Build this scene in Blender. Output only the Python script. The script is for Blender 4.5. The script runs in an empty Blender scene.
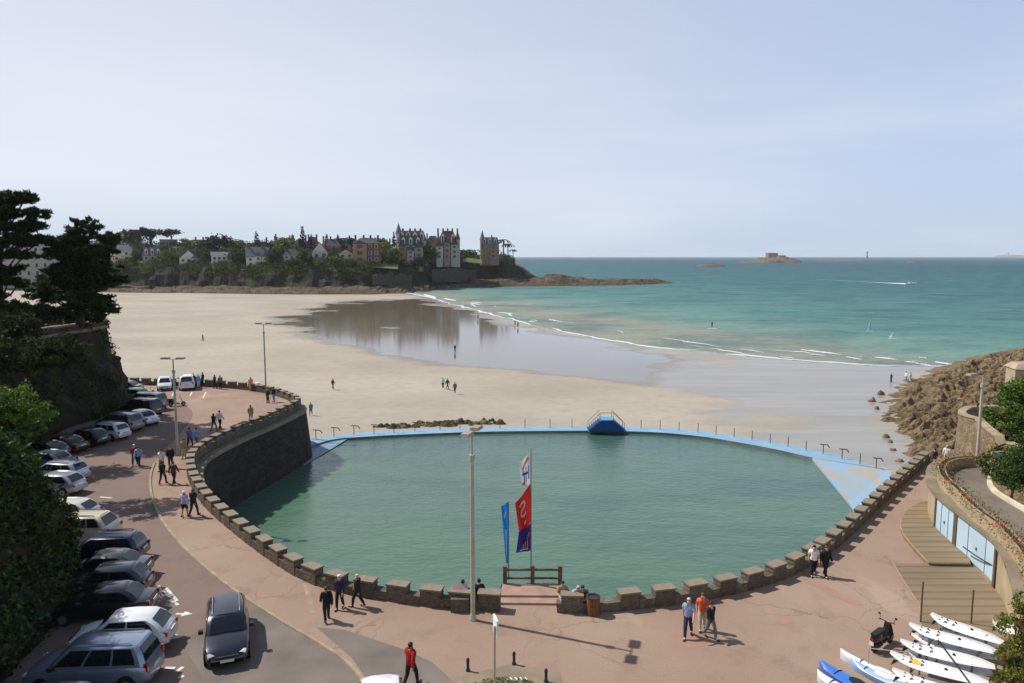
SKY_STRENGTH, SUN_STRENGTH, EXPOSURE, HAZE = .095, 4.8, -.02, 4.5e-5
VEIL_L, VEIL_R, VEIL_H = (8.9, 9.1, 10.3), (5.9, 7.2, 9.6), (5.9, 7.2, 8.9)
_l = lambda c: tuple(((v / 255) / 12.92 if v / 255 <= .04045 else ((v / 255 + .055) / 1.055) ** 2.4) for v in c)
SAND_A, SAND_B = _l((156, 147, 131)), _l((173, 163, 146))
WET_A, WET_B = _l((142, 136, 126)), _l((160, 153, 140))
POOL_A, POOL_B, POOL_C = _l((84, 114, 92)), _l((76, 106, 88)), _l((58, 90, 84))
PAVE_A, PAVE_B = _l((151, 125, 108)), _l((164, 141, 122))
ROAD_A, ROAD_B = _l((132, 109, 97)), _l((124, 109, 99))
PATCH, KERBC = _l((116, 106, 98)), _l((150, 136, 114))
import bpy, bmesh, math, random
import numpy as np
from mathutils import Vector, Matrix, noise as mnoise, geometry
S = bpy.context.scene
COL = S.collection
R = math.radians
F, HC, HOR = 740.0, 16.5, 256.0          # lens in pixels, eye height above the promenade, row of the horizon
TILT = math.atan((341.5 - HOR) / F); CT, ST = math.cos(TILT), math.sin(TILT)
ZS, ZW = -7.4, -5.75                     # sea level, pool level
random.seed(7); RNG = np.random.default_rng(11)

def ray(px, py):
    u = (px - 512) / F; v = (341.5 - py) / F
    return Vector((u, CT + v * ST, -ST + v * CT))
def P(px, py, z=0.0):
    d = ray(px, py); k = (z - HC) / d.z
    return Vector((0, 0, HC)) + d * k
def PD(px, py, y):                       # the point on that line of sight at distance y
    d = ray(px, py)
    return Vector((0, 0, HC)) + d * (y / d.y)
def nz(x, y, z=0.0, o=4):
    return mnoise.fractal(Vector((x, y, z)), 1.0, 2.0, o)

# ------------------------------------------------------------------ materials
MATS = {}
def lin(c):                              # sRGB 0-255 -> linear
    return tuple(((v / 255) / 12.92 if v / 255 <= .04045 else ((v / 255 + .055) / 1.055) ** 2.4) for v in c)
def mat(name, col, rough=.7, var=.18, scale=3.0, bump=0.0, bscale=20.0, metal=0.0, spec=.4, col2=None, coat=0.0, island=False, trans=0.0, detail=5.0):
    if name in MATS: return MATS[name]
    m = bpy.data.materials.new(name); m.use_nodes = True; MATS[name] = m
    nt = m.node_tree; N = nt.nodes; L = nt.links
    b = N['Principled BSDF']
    b.inputs['Roughness'].default_value = rough; b.inputs['Metallic'].default_value = metal
    b.inputs['Specular IOR Level'].default_value = spec; b.inputs['Coat Weight'].default_value = coat
    b.inputs['Coat Roughness'].default_value = .06
    tc = N.new('ShaderNodeTexCoord')
    n = N.new('ShaderNodeTexNoise'); n.inputs['Scale'].default_value = scale; n.inputs['Detail'].default_value = detail
    L.new(tc.outputs['Object'], n.inputs['Vector'])
    r = N.new('ShaderNodeValToRGB')
    c2 = col2 if col2 else tuple(c * (1 + var) for c in col)
    c1 = col if col2 else tuple(c * (1 - var) for c in col)
    r.color_ramp.elements[0].position = .3; r.color_ramp.elements[1].position = .7
    r.color_ramp.elements[0].color = (*c1, 1); r.color_ramp.elements[1].color = (*c2, 1)
    if island:
        g = N.new('ShaderNodeNewGeometry'); mx = N.new('ShaderNodeMath'); mx.operation = 'MULTIPLY_ADD'
        mx.inputs[1].default_value = .55
        m2 = N.new('ShaderNodeMath'); m2.operation = 'MULTIPLY'; m2.inputs[1].default_value = .5
        L.new(n.outputs['Fac'], m2.inputs[0]); L.new(g.outputs['Random Per Island'], mx.inputs[0]); L.new(m2.outputs[0], mx.inputs[2])
        L.new(mx.outputs[0], r.inputs['Fac'])
    else:
        L.new(n.outputs['Fac'], r.inputs['Fac'])
    L.new(r.outputs['Color'], b.inputs['Base Color'])
    if trans > 0:
        t = N.new('ShaderNodeBsdfTranslucent'); L.new(r.outputs['Color'], t.inputs['Color'])
        ms = N.new('ShaderNodeMixShader'); ms.inputs[0].default_value = trans
        L.new(b.outputs[0], ms.inputs[1]); L.new(t.outputs[0], ms.inputs[2]); L.new(ms.outputs[0], N['Material Output'].inputs['Surface'])
    if bump > 0:
        bn = N.new('ShaderNodeTexNoise'); bn.inputs['Scale'].default_value = bscale; bn.inputs['Detail'].default_value = 6
        L.new(tc.outputs['Object'], bn.inputs['Vector'])
        bp = N.new('ShaderNodeBump'); bp.inputs['Strength'].default_value = bump; bp.inputs['Distance'].default_value = .1
        L.new(bn.outputs['Fac'], bp.inputs['Height']); L.new(bp.outputs['Normal'], b.inputs['Normal'])
    return m
def mixnode(nt, fac, a, b):
    m = nt.nodes.new('ShaderNodeMix'); m.data_type = 'RGBA'
    for s, v in ((m.inputs['Factor'], fac), (m.inputs[6], a), (m.inputs[7], b)):
        if hasattr(v, 'is_output'): nt.links.new(v, s)
        elif isinstance(v, (int, float)): s.default_value = v
        else: s.default_value = (*v, 1)
    return m.outputs[2]
def noise_out(nt, scale, detail=5, vec=None, stretch=None, rough=.55):
    tc = nt.nodes.new('ShaderNodeTexCoord'); n = nt.nodes.new('ShaderNodeTexNoise')
    n.inputs['Scale'].default_value = scale; n.inputs['Detail'].default_value = detail; n.inputs['Roughness'].default_value = rough
    src = tc.outputs['Object']
    if stretch:
        mp = nt.nodes.new('ShaderNodeMapping'); mp.inputs['Scale'].default_value = stretch[:3]
        if len(stretch) > 3: mp.inputs['Rotation'].default_value = (0, 0, stretch[3])
        nt.links.new(src, mp.inputs['Vector']); src = mp.outputs['Vector']
    nt.links.new(src, n.inputs['Vector'])
    return n.outputs['Fac']
def ramp(nt, fac, stops):
    r = nt.nodes.new('ShaderNodeValToRGB'); e = r.color_ramp.elements
    while len(e) < len(stops): e.new(.5)
    for k, (p, c) in enumerate(stops):
        e[k].position = p; e[k].color = (*c, 1) if isinstance(c, tuple) else (c, c, c, 1)
    nt.links.new(fac, r.inputs['Fac']); return r.outputs['Color']
def base_mat(name, rough=.7, spec=.4):
    m = bpy.data.materials.new(name); m.use_nodes = True; MATS[name] = m
    b = m.node_tree.nodes['Principled BSDF']; b.inputs['Roughness'].default_value = rough; b.inputs['Specular IOR Level'].default_value = spec
    return m, m.node_tree, b
def bump_to(nt, b, h, strength=.4, dist=.1):
    bp = nt.nodes.new('ShaderNodeBump'); bp.inputs['Strength'].default_value = strength; bp.inputs['Distance'].default_value = dist
    nt.links.new(h, bp.inputs['Height']); nt.links.new(bp.outputs['Normal'], b.inputs['Normal'])
def math_out(nt, op, a, b=None, c=None):
    m = nt.nodes.new('ShaderNodeMath'); m.operation = op
    for k, v in enumerate((a, b, c)):
        if v is None: continue
        if hasattr(v, 'is_output'): nt.links.new(v, m.inputs[k])
        else: m.inputs[k].default_value = v
    return m.outputs[0]

def masonry(name, c1, c2, mortar, bw=.6, bh=.28, rough=.85):
    if name in MATS: return MATS[name]
    m, nt, b = base_mat(name, rough, .25)
    tc = nt.nodes.new('ShaderNodeTexCoord'); v = nt.nodes.new('ShaderNodeTexVoronoi'); v.inputs['Scale'].default_value = 1 / bw
    mp = nt.nodes.new('ShaderNodeMapping'); mp.inputs['Scale'].default_value = (1, 1, bw / bh)
    nt.links.new(tc.outputs['Object'], mp.inputs['Vector']); nt.links.new(mp.outputs[0], v.inputs['Vector'])
    sep = nt.nodes.new('ShaderNodeSeparateColor'); nt.links.new(v.outputs['Color'], sep.inputs[0])
    col = mixnode(nt, sep.outputs[0], c1, c2)
    v2 = nt.nodes.new('ShaderNodeTexVoronoi'); v2.feature = 'DISTANCE_TO_EDGE'; v2.inputs['Scale'].default_value = 1 / bw
    nt.links.new(mp.outputs[0], v2.inputs['Vector'])
    e = ramp(nt, v2.outputs['Distance'], [(0.02, 1.0), (.07, 0.0)])
    col = mixnode(nt, e, col, mortar)
    n = noise_out(nt, .9, 6); d = ramp(nt, n, [(.35, .55), (.65, 1.0)])
    mm = nt.nodes.new('ShaderNodeMix'); mm.data_type = 'RGBA'; mm.blend_type = 'MULTIPLY'; mm.inputs[0].default_value = .6
    nt.links.new(col, mm.inputs[6]); nt.links.new(d, mm.inputs[7]); oi = nt.nodes.new('ShaderNodeObjectInfo'); rv = math_out(nt, 'MULTIPLY_ADD', oi.outputs['Random'], .34, .80)
    hs = nt.nodes.new('ShaderNodeHueSaturation'); nt.links.new(rv, hs.inputs['Value']); nt.links.new(mm.outputs[2], hs.inputs['Color']); nt.links.new(hs.outputs[0], b.inputs['Base Color'])
    bump_to(nt, b, v2.outputs['Distance'], .5, .08)
    return m

# ------------------------------------------------------------------ mesh helpers
class MB:
    def __init__(s): s.v = []; s.f = []; s.m = []; s.k = 0
    def add(s, vs, fs):
        o = len(s.v); s.v += [tuple(p) for p in vs]; s.f += [tuple(i + o for i in q) for q in fs]; s.m += [s.k] * len(fs)
    def box(s, x0, x1, y0, y1, z0, z1, M=None):
        vs = [Vector((x, y, z)) for z in (z0, z1) for (x, y) in ((x0, y0), (x1, y0), (x1, y1), (x0, y1))]
        if M: vs = [M @ p for p in vs]
        s.add(vs, [(3, 2, 1, 0), (4, 5, 6, 7), (0, 1, 5, 4), (1, 2, 6, 5), (2, 3, 7, 6), (3, 0, 4, 7)]); return s
    def prism(s, pts, z0, z1):           # pts: counter-clockwise outline
        n = len(pts); vs = [(p[0], p[1], z0) for p in pts] + [(p[0], p[1], z1) for p in pts]
        tri = geometry.tessellate_polygon([[Vector((p[0], p[1], 0)) for p in pts]])
        fs = []
        for t in tri:
            a, b, c = (Vector((pts[i][0], pts[i][1], 0)) for i in t)
            if (b - a).cross(c - a).z < 0: t = t[::-1]
            fs.append(tuple(i + n for i in t)); fs.append(tuple(t[::-1]))
        fs += [(i, (i + 1) % n, (i + 1) % n + n, i + n) for i in range(n)]
        s.add(vs, fs); return s
    def sheet(s, pts, z):
        tri = geometry.tessellate_polygon([[Vector((p[0], p[1], 0)) for p in pts]])
        fs = []
        for t in tri:
            a, b, c = (Vector((pts[i][0], pts[i][1], 0)) for i in t)
            fs.append(tuple(t) if (b - a).cross(c - a).z > 0 else tuple(t[::-1]))
        s.add([(p[0], p[1], z) for p in pts], fs); return s
    def tube(s, pts, rad, n=8, caps=True):
        pts = [Vector(p) for p in pts]
        if not hasattr(rad, '__len__'): rad = [rad] * len(pts)
        vs = []
        for i, p in enumerate(pts):
            t = (pts[min(i + 1, len(pts) - 1)] - pts[max(i - 1, 0)]).normalized()
            a = Vector((0, 0, 1)) if abs(t.z) < .95 else Vector((1, 0, 0))
            u = t.cross(a).normalized(); w = t.cross(u)
            vs += [p + (u * math.cos(2 * math.pi * k / n) + w * math.sin(2 * math.pi * k / n)) * rad[i] for k in range(n)]
        fs = [(i * n + k, i * n + (k + 1) % n, (i + 1) * n + (k + 1) % n, (i + 1) * n + k) for i in range(len(pts) - 1) for k in range(n)]
        if caps: fs += [tuple(range(n))[::-1], tuple(range((len(pts) - 1) * n, len(pts) * n))]
        s.add(vs, fs); return s
    def lathe(s, prof, c=(0, 0, 0), n=12, M=None):
        vs = []; 
        for (r, z) in prof:
            for k in range(n):
                p = Vector((c[0] + r * math.cos(2 * math.pi * k / n), c[1] + r * math.sin(2 * math.pi * k / n), c[2] + z))
                vs.append(M @ p if M else p)
        m = len(prof)
        fs = [(i * n + k, i * n + (k + 1) % n, (i + 1) * n + (k + 1) % n, (i + 1) * n + k) for i in range(m - 1) for k in range(n)]
        fs += [tuple(range(n))[::-1], tuple(range((m - 1) * n, m * n))]
        s.add(vs, fs); return s
    def grid(s, rows):                   # list of equal rows of points
        n = len(rows[0]); vs = [p for r in rows for p in r]
        s.add(vs, [(i * n + j, i * n + j + 1, (i + 1) * n + j + 1, (i + 1) * n + j) for i in range(len(rows) - 1) for j in range(n - 1)]); return s
    def quad(s, a, b, c, d): s.add([a, b, c, d], [(0, 1, 2, 3)]); return s
    def mesh(s, name, mats, smooth=None):
        me = bpy.data.meshes.new(name); me.from_pydata(s.v, [], s.f); me.update()
        for m in (mats if isinstance(mats, (list, tuple)) else [mats]): me.materials.append(m)
        if max(s.m, default=0) > 0: me.polygons.foreach_set('material_index', s.m)
        if smooth is not None:
            bm = bmesh.new(); bm.from_mesh(me)
            for f in bm.faces: f.smooth = True
            for e in bm.edges: e.smooth = len(e.link_faces) == 2 and e.calc_face_angle(0) < R(smooth)
            bm.to_mesh(me); bm.free()
        return me
    def build(s, name, mats, parent=None, smooth=None):
        return link(name, s.mesh(name, mats, smooth), parent)
def link(name, me, parent=None):
    o = bpy.data.objects.new(name, me); COL.objects.link(o)
    if parent: o.parent = parent
    return o
def tag(o, label=None, cat=None, group=None, kind=None):
    if label: o['label'] = label
    if cat: o['category'] = cat
    if group: o['group'] = group
    if kind: o['kind'] = kind
    return o
def thing(name, label, cat, loc=(0, 0, 0), rz=0.0, group=None):
    o = bpy.data.objects.new(name, None); COL.objects.link(o); o.empty_display_size = .3
    o.location = loc; o.rotation_euler = (0, 0, rz)
    return tag(o, label, cat, group)
KIDS = {}
def copy_tree(o, parent=None):
    c = o.copy(); COL.objects.link(c)
    if parent: c.parent = parent
    for ch in list(o.children): copy_tree(ch, c)
    return c
def setmat(o, m, slot=0):                # material on the object, so copies may share the mesh
    o.material_slots[slot].link = 'OBJECT'; o.material_slots[slot].material = m
def spline(pts, step):                   # Catmull-Rom through points, even steps
    pts = [Vector((p[0], p[1], 0)) for p in pts]; q = [pts[0] * 2 - pts[1]] + pts + [pts[-1] * 2 - pts[-2]]
    d = []
    for i in range(1, len(q) - 2):
        for k in range(24):
            t = k / 24; a, b, c, e = q[i - 1], q[i], q[i + 1], q[i + 2]
            d.append(.5 * ((2 * b) + (c - a) * t + (2 * a - 5 * b + 4 * c - e) * t * t + (3 * b - a - 3 * c + e) * t ** 3))
    d.append(pts[-1]); return resample(d, step)
def resample(d, step):
    L = [0]
    for a, b in zip(d, d[1:]): L.append(L[-1] + (b - a).length)
    n = max(2, round(L[-1] / step)); out = []; j = 0
    for i in range(n + 1):
        s = L[-1] * i / n
        while j < len(d) - 2 and L[j + 1] < s: j += 1
        out.append(d[j].lerp(d[j + 1], (s - L[j]) / max(1e-9, L[j + 1] - L[j])))
    return out
def tang(c, i):
    return (c[min(i + 1, len(c) - 1)] - c[max(i - 1, 0)]).normalized()
def offset(c, d):                        # to the left of the way it runs
    return [p + Vector((-tang(c, i).y, tang(c, i).x, 0)) * d for i, p in enumerate(c)]
def ribbon(mb, a, b, za, zb=None):
    zb = za if zb is None else zb
    mb.grid([[Vector((p.x, p.y, za)) for p in a], [Vector((p.x, p.y, zb)) for p in b]][::-1])

def leaves(name, pts, size, mats, parent=None, aspect=1.0, up=0.0, jitter=.35):
    pts = np.asarray(pts, float); n = len(pts)
    a = RNG.normal(size=(n, 3)); a[:, 2] += up * 0; a /= np.linalg.norm(a, axis=1, keepdims=True)
    nrm = RNG.normal(size=(n, 3)); nrm[:, 2] += up; nrm /= np.linalg.norm(nrm, axis=1, keepdims=True)
    b = np.cross(nrm, a); b /= np.linalg.norm(b, axis=1, keepdims=True) + 1e-9
    a = np.cross(b, nrm)
    s = (size * (1 + jitter * RNG.uniform(-1, 1, n)))[:, None] if not hasattr(size, '__len__') else np.asarray(size)[:, None]
    a = a * s * .5 * aspect; b = b * s * .5
    k = RNG.uniform(.25, .6, (n, 1))
    V = np.stack([pts - a, pts - b * k, pts + a, pts + b * k], 1).reshape(-1, 3)
    me = bpy.data.meshes.new(name); me.vertices.add(4 * n); me.vertices.foreach_set('co', V.ravel())
    me.loops.add(4 * n); me.loops.foreach_set('vertex_index', np.arange(4 * n, dtype=np.int32))
    me.polygons.add(n); me.polygons.foreach_set('loop_start', np.arange(0, 4 * n, 4, dtype=np.int32))
    me.update(calc_edges=True); me.validate()
    me.materials.append(mats)
    return link(name, me, parent)
def clump(n, blobs, sub=14, spread=.28, shell=.55):
    blobs = np.asarray(blobs, float); w = blobs[:, 3] * blobs[:, 4] * blobs[:, 5]; w = w ** .7; w /= w.sum()
    out = []
    for b, ww in zip(blobs, w):
        c = RNG.normal(size=(sub, 3)); c /= np.linalg.norm(c, axis=1, keepdims=True)
        c *= (shell + (1 - shell) * RNG.uniform(0, 1, (sub, 1)) ** .6)
        k = int(n * ww) + 1; idx = RNG.integers(0, sub, k)
        p = c[idx] + RNG.normal(size=(k, 3)) * spread * .55
        out.append(b[:3] + p * b[3:6])
    return np.concatenate(out)
# ------------------------------------------------------------------ camera, sky, sun, air
cam = bpy.data.objects.new('camera', bpy.data.cameras.new('camera')); COL.objects.link(cam); S.camera = cam
cam.location = (0, 0, HC); cam.rotation_euler = (math.pi / 2 - TILT, 0, 0)
cam.data.sensor_width = 36; cam.data.lens = 36 * F / 1024; cam.data.clip_start = .5; cam.data.clip_end = 60000
SUN_AZ = math.atan2(.37, -.93); SUN_EL = R(50)
w = bpy.data.worlds.new('World'); S.world = w; w.use_nodes = True
nt = w.node_tree; bg = nt.nodes['Background']
sky = nt.nodes.new('ShaderNodeTexSky'); sky.sky_type = 'NISHITA'; sky.sun_disc = False
sky.sun_elevation = SUN_EL; sky.sun_rotation = math.pi / 2 - SUN_AZ
sky.altitude = 20; sky.air_density = 1.0; sky.dust_density = .6; sky.ozone_density = 2.0
tcw = nt.nodes.new('ShaderNodeTexCoord'); mpw = nt.nodes.new('ShaderNodeMapping'); mpw.inputs['Scale'].default_value = (1.1, 1.6, 7)
mpw.inputs['Rotation'].default_value = (0, R(8), R(25))
nw = nt.nodes.new('ShaderNodeTexNoise'); nw.inputs['Scale'].default_value = 1.6; nw.inputs['Detail'].default_value = 7
nt.links.new(tcw.outputs['Generated'], mpw.inputs[0]); nt.links.new(mpw.outputs[0], nw.inputs['Vector'])
sw = nt.nodes.new('ShaderNodeSeparateXYZ'); nt.links.new(tcw.outputs['Generated'], sw.inputs[0])
hv = ramp(nt, sw.outputs[2], [(.0, .93), (.10, .88), (.45, .62), (.75, .12), (1.0, .04)])     # hazy veil, thickest low down
wx = math_out(nt, 'MULTIPLY_ADD', sw.outputs[0], .5, .5)
vc = ramp(nt, wx, [(.10, VEIL_L), (.32, VEIL_L), (.75, VEIL_R)])
vc = mixnode(nt, ramp(nt, sw.outputs[2], [(.0, 1.0), (.09, .0)]), vc, VEIL_H)
vc2 = mixnode(nt, ramp(nt, nw.outputs['Fac'], [(.46, 0.0), (.76, .36)]), vc, (10.4, 10.5, 11.0))
skyc = mixnode(nt, hv, sky.outputs[0], vc2)
nt.links.new(skyc, bg.inputs['Color']); bg.inputs['Strength'].default_value = SKY_STRENGTH
sl = bpy.data.lights.new('sun', 'SUN'); sl.energy = SUN_STRENGTH; sl.angle = R(.53); sl.color = (1.0, .955, .89)
so = bpy.data.objects.new('sun', sl); COL.objects.link(so)
sd = Vector((math.cos(SUN_AZ) * math.cos(SUN_EL), math.sin(SUN_AZ) * math.cos(SUN_EL), math.sin(SUN_EL)))
so.rotation_euler = sd.to_track_quat('Z', 'Y').to_euler()
S.view_settings.view_transform = 'Standard'; S.view_settings.look = 'None'; S.view_settings.gamma = 1; S.view_settings.exposure = EXPOSURE
S.cycles.max_bounces = 6; S.cycles.volume_bounces = 2; S.cycles.transparent_max_bounces = 8; S.cycles.use_denoising = True
S.cycles.sample_clamp_indirect = 6
if HAZE > 0:
    hz = MB().box(-17000, 17000, -3000, 16500, -16, 62).build('haze', [])
    hm = bpy.data.materials.new('air'); hm.use_nodes = True; hm.node_tree.nodes.clear()
    ho = hm.node_tree.nodes.new('ShaderNodeOutputMaterial'); pv = hm.node_tree.nodes.new('ShaderNodeVolumePrincipled')
    pv.inputs['Density'].default_value = HAZE; pv.inputs['Color'].default_value = (.93, .96, 1, 1); pv.inputs['Anisotropy'].default_value = .2
    hm.node_tree.links.new(pv.outputs[0], ho.inputs['Volume']); hz.data.materials.append(hm); tag(hz, kind='stuff')

# ------------------------------------------------------------------ sea
m, nt, b = base_mat('sea_water', .28, .16)
g = nt.nodes.new('ShaderNodeTexCoord'); sep = nt.nodes.new('ShaderNodeSeparateXYZ'); nt.links.new(g.outputs['Object'], sep.inputs[0])
t = math_out(nt, 'ADD', math_out(nt, 'MULTIPLY', sep.outputs[0], .917), math_out(nt, 'MULTIPLY', sep.outputs[1], .40))
n1 = noise_out(nt, .010, 5, stretch=(.6, 1.5, 1, .4))
t = math_out(nt, 'ADD', math_out(nt, 'ADD', t, -152), math_out(nt, 'MULTIPLY', math_out(nt, 'ADD', n1, -.5), 46))
sc = math_out(nt, 'POWER', math_out(nt, 'MAXIMUM', math_out(nt, 'DIVIDE', t, 1500), 0.0001), .5)
col = ramp(nt, sc, [(0.0, lin((146, 146, 130))), (.10, lin((116, 144, 132))), (.22, lin((88, 130, 124))), (.45, lin((66, 106, 112))), (1.0, lin((46, 82, 97)))])
n2 = noise_out(nt, .03, 8, stretch=(.8, 1.1, 1, .25), rough=.68)
col = mixnode(nt, ramp(nt, n2, [(.44, 0.0), (.66, .55)]), col, lin((46, 82, 92)))
n3 = noise_out(nt, .09, 8, stretch=(.6, 1.2, 1, .35), rough=.7)
col = mixnode(nt, ramp(nt, n3, [(.48, 0.0), (.70, .42)]), col, lin((116, 148, 140)))
nt.links.new(col, b.inputs['Base Color']); b.inputs['Specular IOR Level'].default_value = 0; b.inputs['Roughness'].default_value = 1
gl = nt.nodes.new('ShaderNodeBsdfGlossy'); gl.inputs['Roughness'].default_value = .24; ms = nt.nodes.new('ShaderNodeMixShader'); ms.inputs[0].default_value = .085
nt.links.new(b.outputs[0], ms.inputs[1]); nt.links.new(gl.outputs[0], ms.inputs[2]); nt.links.new(ms.outputs[0], nt.nodes['Material Output'].inputs['Surface'])
h = math_out(nt, 'ADD', noise_out(nt, .22, 8, stretch=(.6, 1.3, 1, .2), rough=.65), math_out(nt, 'MULTIPLY', noise_out(nt, .06, 4, stretch=(.5, 1.5, 1, .3)), 2.5))
bump_to(nt, b, h, .9, 1.6); nt.links.new(b.inputs['Normal'].links[0].from_socket, gl.inputs['Normal'])
tag(MB().quad((-15000, -1500, ZS), (15000, -1500, ZS), (15000, 15500, ZS), (-15000, 15500, ZS)).build('sea', m), kind='structure')

# ------------------------------------------------------------------ beach
WL = [P(x, y, ZS) for x, y in ((300, 291.5), (395, 293), (422, 296), (455, 305), (500, 317), (560, 331), (640, 346), (700, 351), (760, 358), (830, 363), (880, 366), (935, 366), (1000, 366))]
WL = spline(WL, 6.0)
WLN = np.array([[p.x, p.y] for p in WL]); WLT = np.gradient(WLN, axis=0)
def shore(xy):                           # signed distance to the water's edge, + on land
    d = xy[:, None, :] - WLN[None]; k = (d ** 2).sum(2).argmin(1); i = np.arange(len(xy))
    dd = np.sqrt((d[i, k] ** 2).sum(1)); s = WLT[k, 0] * d[i, k, 1] - WLT[k, 1] * d[i, k, 0]
    return np.where(s > 0, -dd, dd)
def inpoly(xy, poly):
    x, y = xy[:, 0], xy[:, 1]; c = np.zeros(len(x), bool); n = len(poly); j = n - 1
    for i in range(n):
        xi, yi, xj, yj = *poly[i], *poly[j]
        c ^= ((yi > y) != (yj > y)) & (x < (xj - xi) * (y - yi) / (yj - yi + 1e-12) + xi); j = i
    return c
def polymask(xy, px, z, feather):
    poly = [(p.x, p.y) for p in (P(a, b, z) for a, b in px)]
    d = np.full(len(xy), 1e9)
    for i in range(len(poly)):
        a = np.array(poly[i]); bb = np.array(poly[(i + 1) % len(poly)]); e = bb - a
        tt = np.clip(((xy - a) @ e) / (e @ e), 0, 1); d = np.minimum(d, np.linalg.norm(xy - a - tt[:, None] * e, axis=1))
    sgn = np.where(inpoly(xy, poly), 1, -1); f = feather * (.3 + xy[:, 1] / 200)
    return np.clip(.5 + .5 * sgn * d / f, 0, 1)
ys = np.concatenate([np.linspace(25, 60, 8)[:-1], np.geomspace(60, 560, 150)]); us = np.linspace(-.95, .95, 150)
XY = np.array([[u * y, y] for y in ys for u in us]); D = shore(XY)
Z = np.where(D > 0, ZS + 1.35 * (1 - np.exp(-D / 45)), ZS + D * .03)
WET = polymask(XY, [(425, 297), (470, 306), (560, 331), (700, 350), (940, 364), (900, 400), (905, 470), (830, 458), (720, 434), (655, 427), (700, 408), (712, 396), (640, 383), (560, 374), (480, 366), (430, 352), (500, 343), (508, 326), (470, 312), (430, 303)], -6.3, 7)
EDGE = np.clip(1 - D / 14, 0, 1) * (D > -30)
DARK = polymask(XY, [(281, 322), (300, 312), (345, 301), (420, 297), (470, 307), (560, 331.5), (660, 348), (690, 362), (640, 384), (560, 374), (500, 370), (430, 366), (370, 356), (325, 343)], -6.3, 8)  # soaked, mirror-smooth sand: browner and glossier than the rest
me = bpy.data.meshes.new('beach'); nx = len(us)
me.from_pydata([(x, y, z) for (x, y), z in zip(XY, Z)], [], [(i * nx + j, i * nx + j + 1, (i + 1) * nx + j + 1, (i + 1) * nx + j) for i in range(len(ys) - 1) for j in range(nx - 1)])
for nm, arr in (('wet', np.maximum(WET, EDGE)), ('soaked', DARK)):
    a = me.attributes.new(nm, 'FLOAT', 'POINT'); a.data.foreach_set('value', arr.astype(np.float32))
me.polygons.foreach_set('use_smooth', [True] * len(me.polygons))
m, nt, b = base_mat('beach_sand', .9, .25)
def attr(nt, n): a = nt.nodes.new('ShaderNodeAttribute'); a.attribute_name = n; return a.outputs['Fac']
nl = noise_out(nt, .035, 6, stretch=(.8, 1.2, 1, -.3)); nf = noise_out(nt, .6, 6)
dry = mixnode(nt, ramp(nt, nl, [(.35, 0.0), (.65, 1.0)]), SAND_A, SAND_B)
dry = mixnode(nt, ramp(nt, nf, [(.45, 0.0), (.75, .35)]), dry, tuple(c * .72 for c in SAND_A))
nst = noise_out(nt, .16, 6, stretch=(.14, 2.0, 1, -.18))
wm = math_out(nt, 'ADD', attr(nt, 'wet'), math_out(nt, 'ADD', math_out(nt, 'MULTIPLY', math_out(nt, 'ADD', nst, -.5), 1.1), math_out(nt, 'MULTIPLY', math_out(nt, 'ADD', noise_out(nt, .035, 6, stretch=(.6, 1.5, 1, -.2)), -.55), 2.4)))
wm = ramp(nt, wm, [(.30, 0.0), (.66, 1.0)])
nw2 = noise_out(nt, .045, 8, stretch=(.7, .9, 1, -.35), rough=.62)
dm = math_out(nt, 'ADD', attr(nt, 'soaked'), math_out(nt, 'MULTIPLY', math_out(nt, 'ADD', nw2, -.5), 2.1))
dm = ramp(nt, dm, [(.36, 0.0), (.70, 1.0)])
wetc = mixnode(nt, ramp(nt, noise_out(nt, .2, 6, stretch=(.2, 1.8, 1, -.2)), [(.4, 0.0), (.65, .8)]), WET_A, WET_B)
c = mixnode(nt, wm, dry, wetc); c = mixnode(nt, dm, c, mixnode(nt, nw2, lin((96, 87, 70)), lin((132, 122, 104))))
nt.links.new(c, b.inputs['Base Color'])
nt.links.new(math_out(nt, 'SUBTRACT', .92, math_out(nt, 'MAXIMUM', math_out(nt, 'MULTIPLY', wm, .64), math_out(nt, 'MULTIPLY', dm, .83))), b.inputs['Roughness'])
nt.links.new(math_out(nt, 'MULTIPLY_ADD', math_out(nt, 'MAXIMUM', wm, dm), .25, .25), b.inputs['Specular IOR Level'])
bump_to(nt, b, math_out(nt, 'MULTIPLY', nf, math_out(nt, 'SUBTRACT', 1.0, math_out(nt, 'MAXIMUM', wm, dm))), .35, .08)
me.materials.append(m); tag(link('beach', me), kind='structure')

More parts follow.
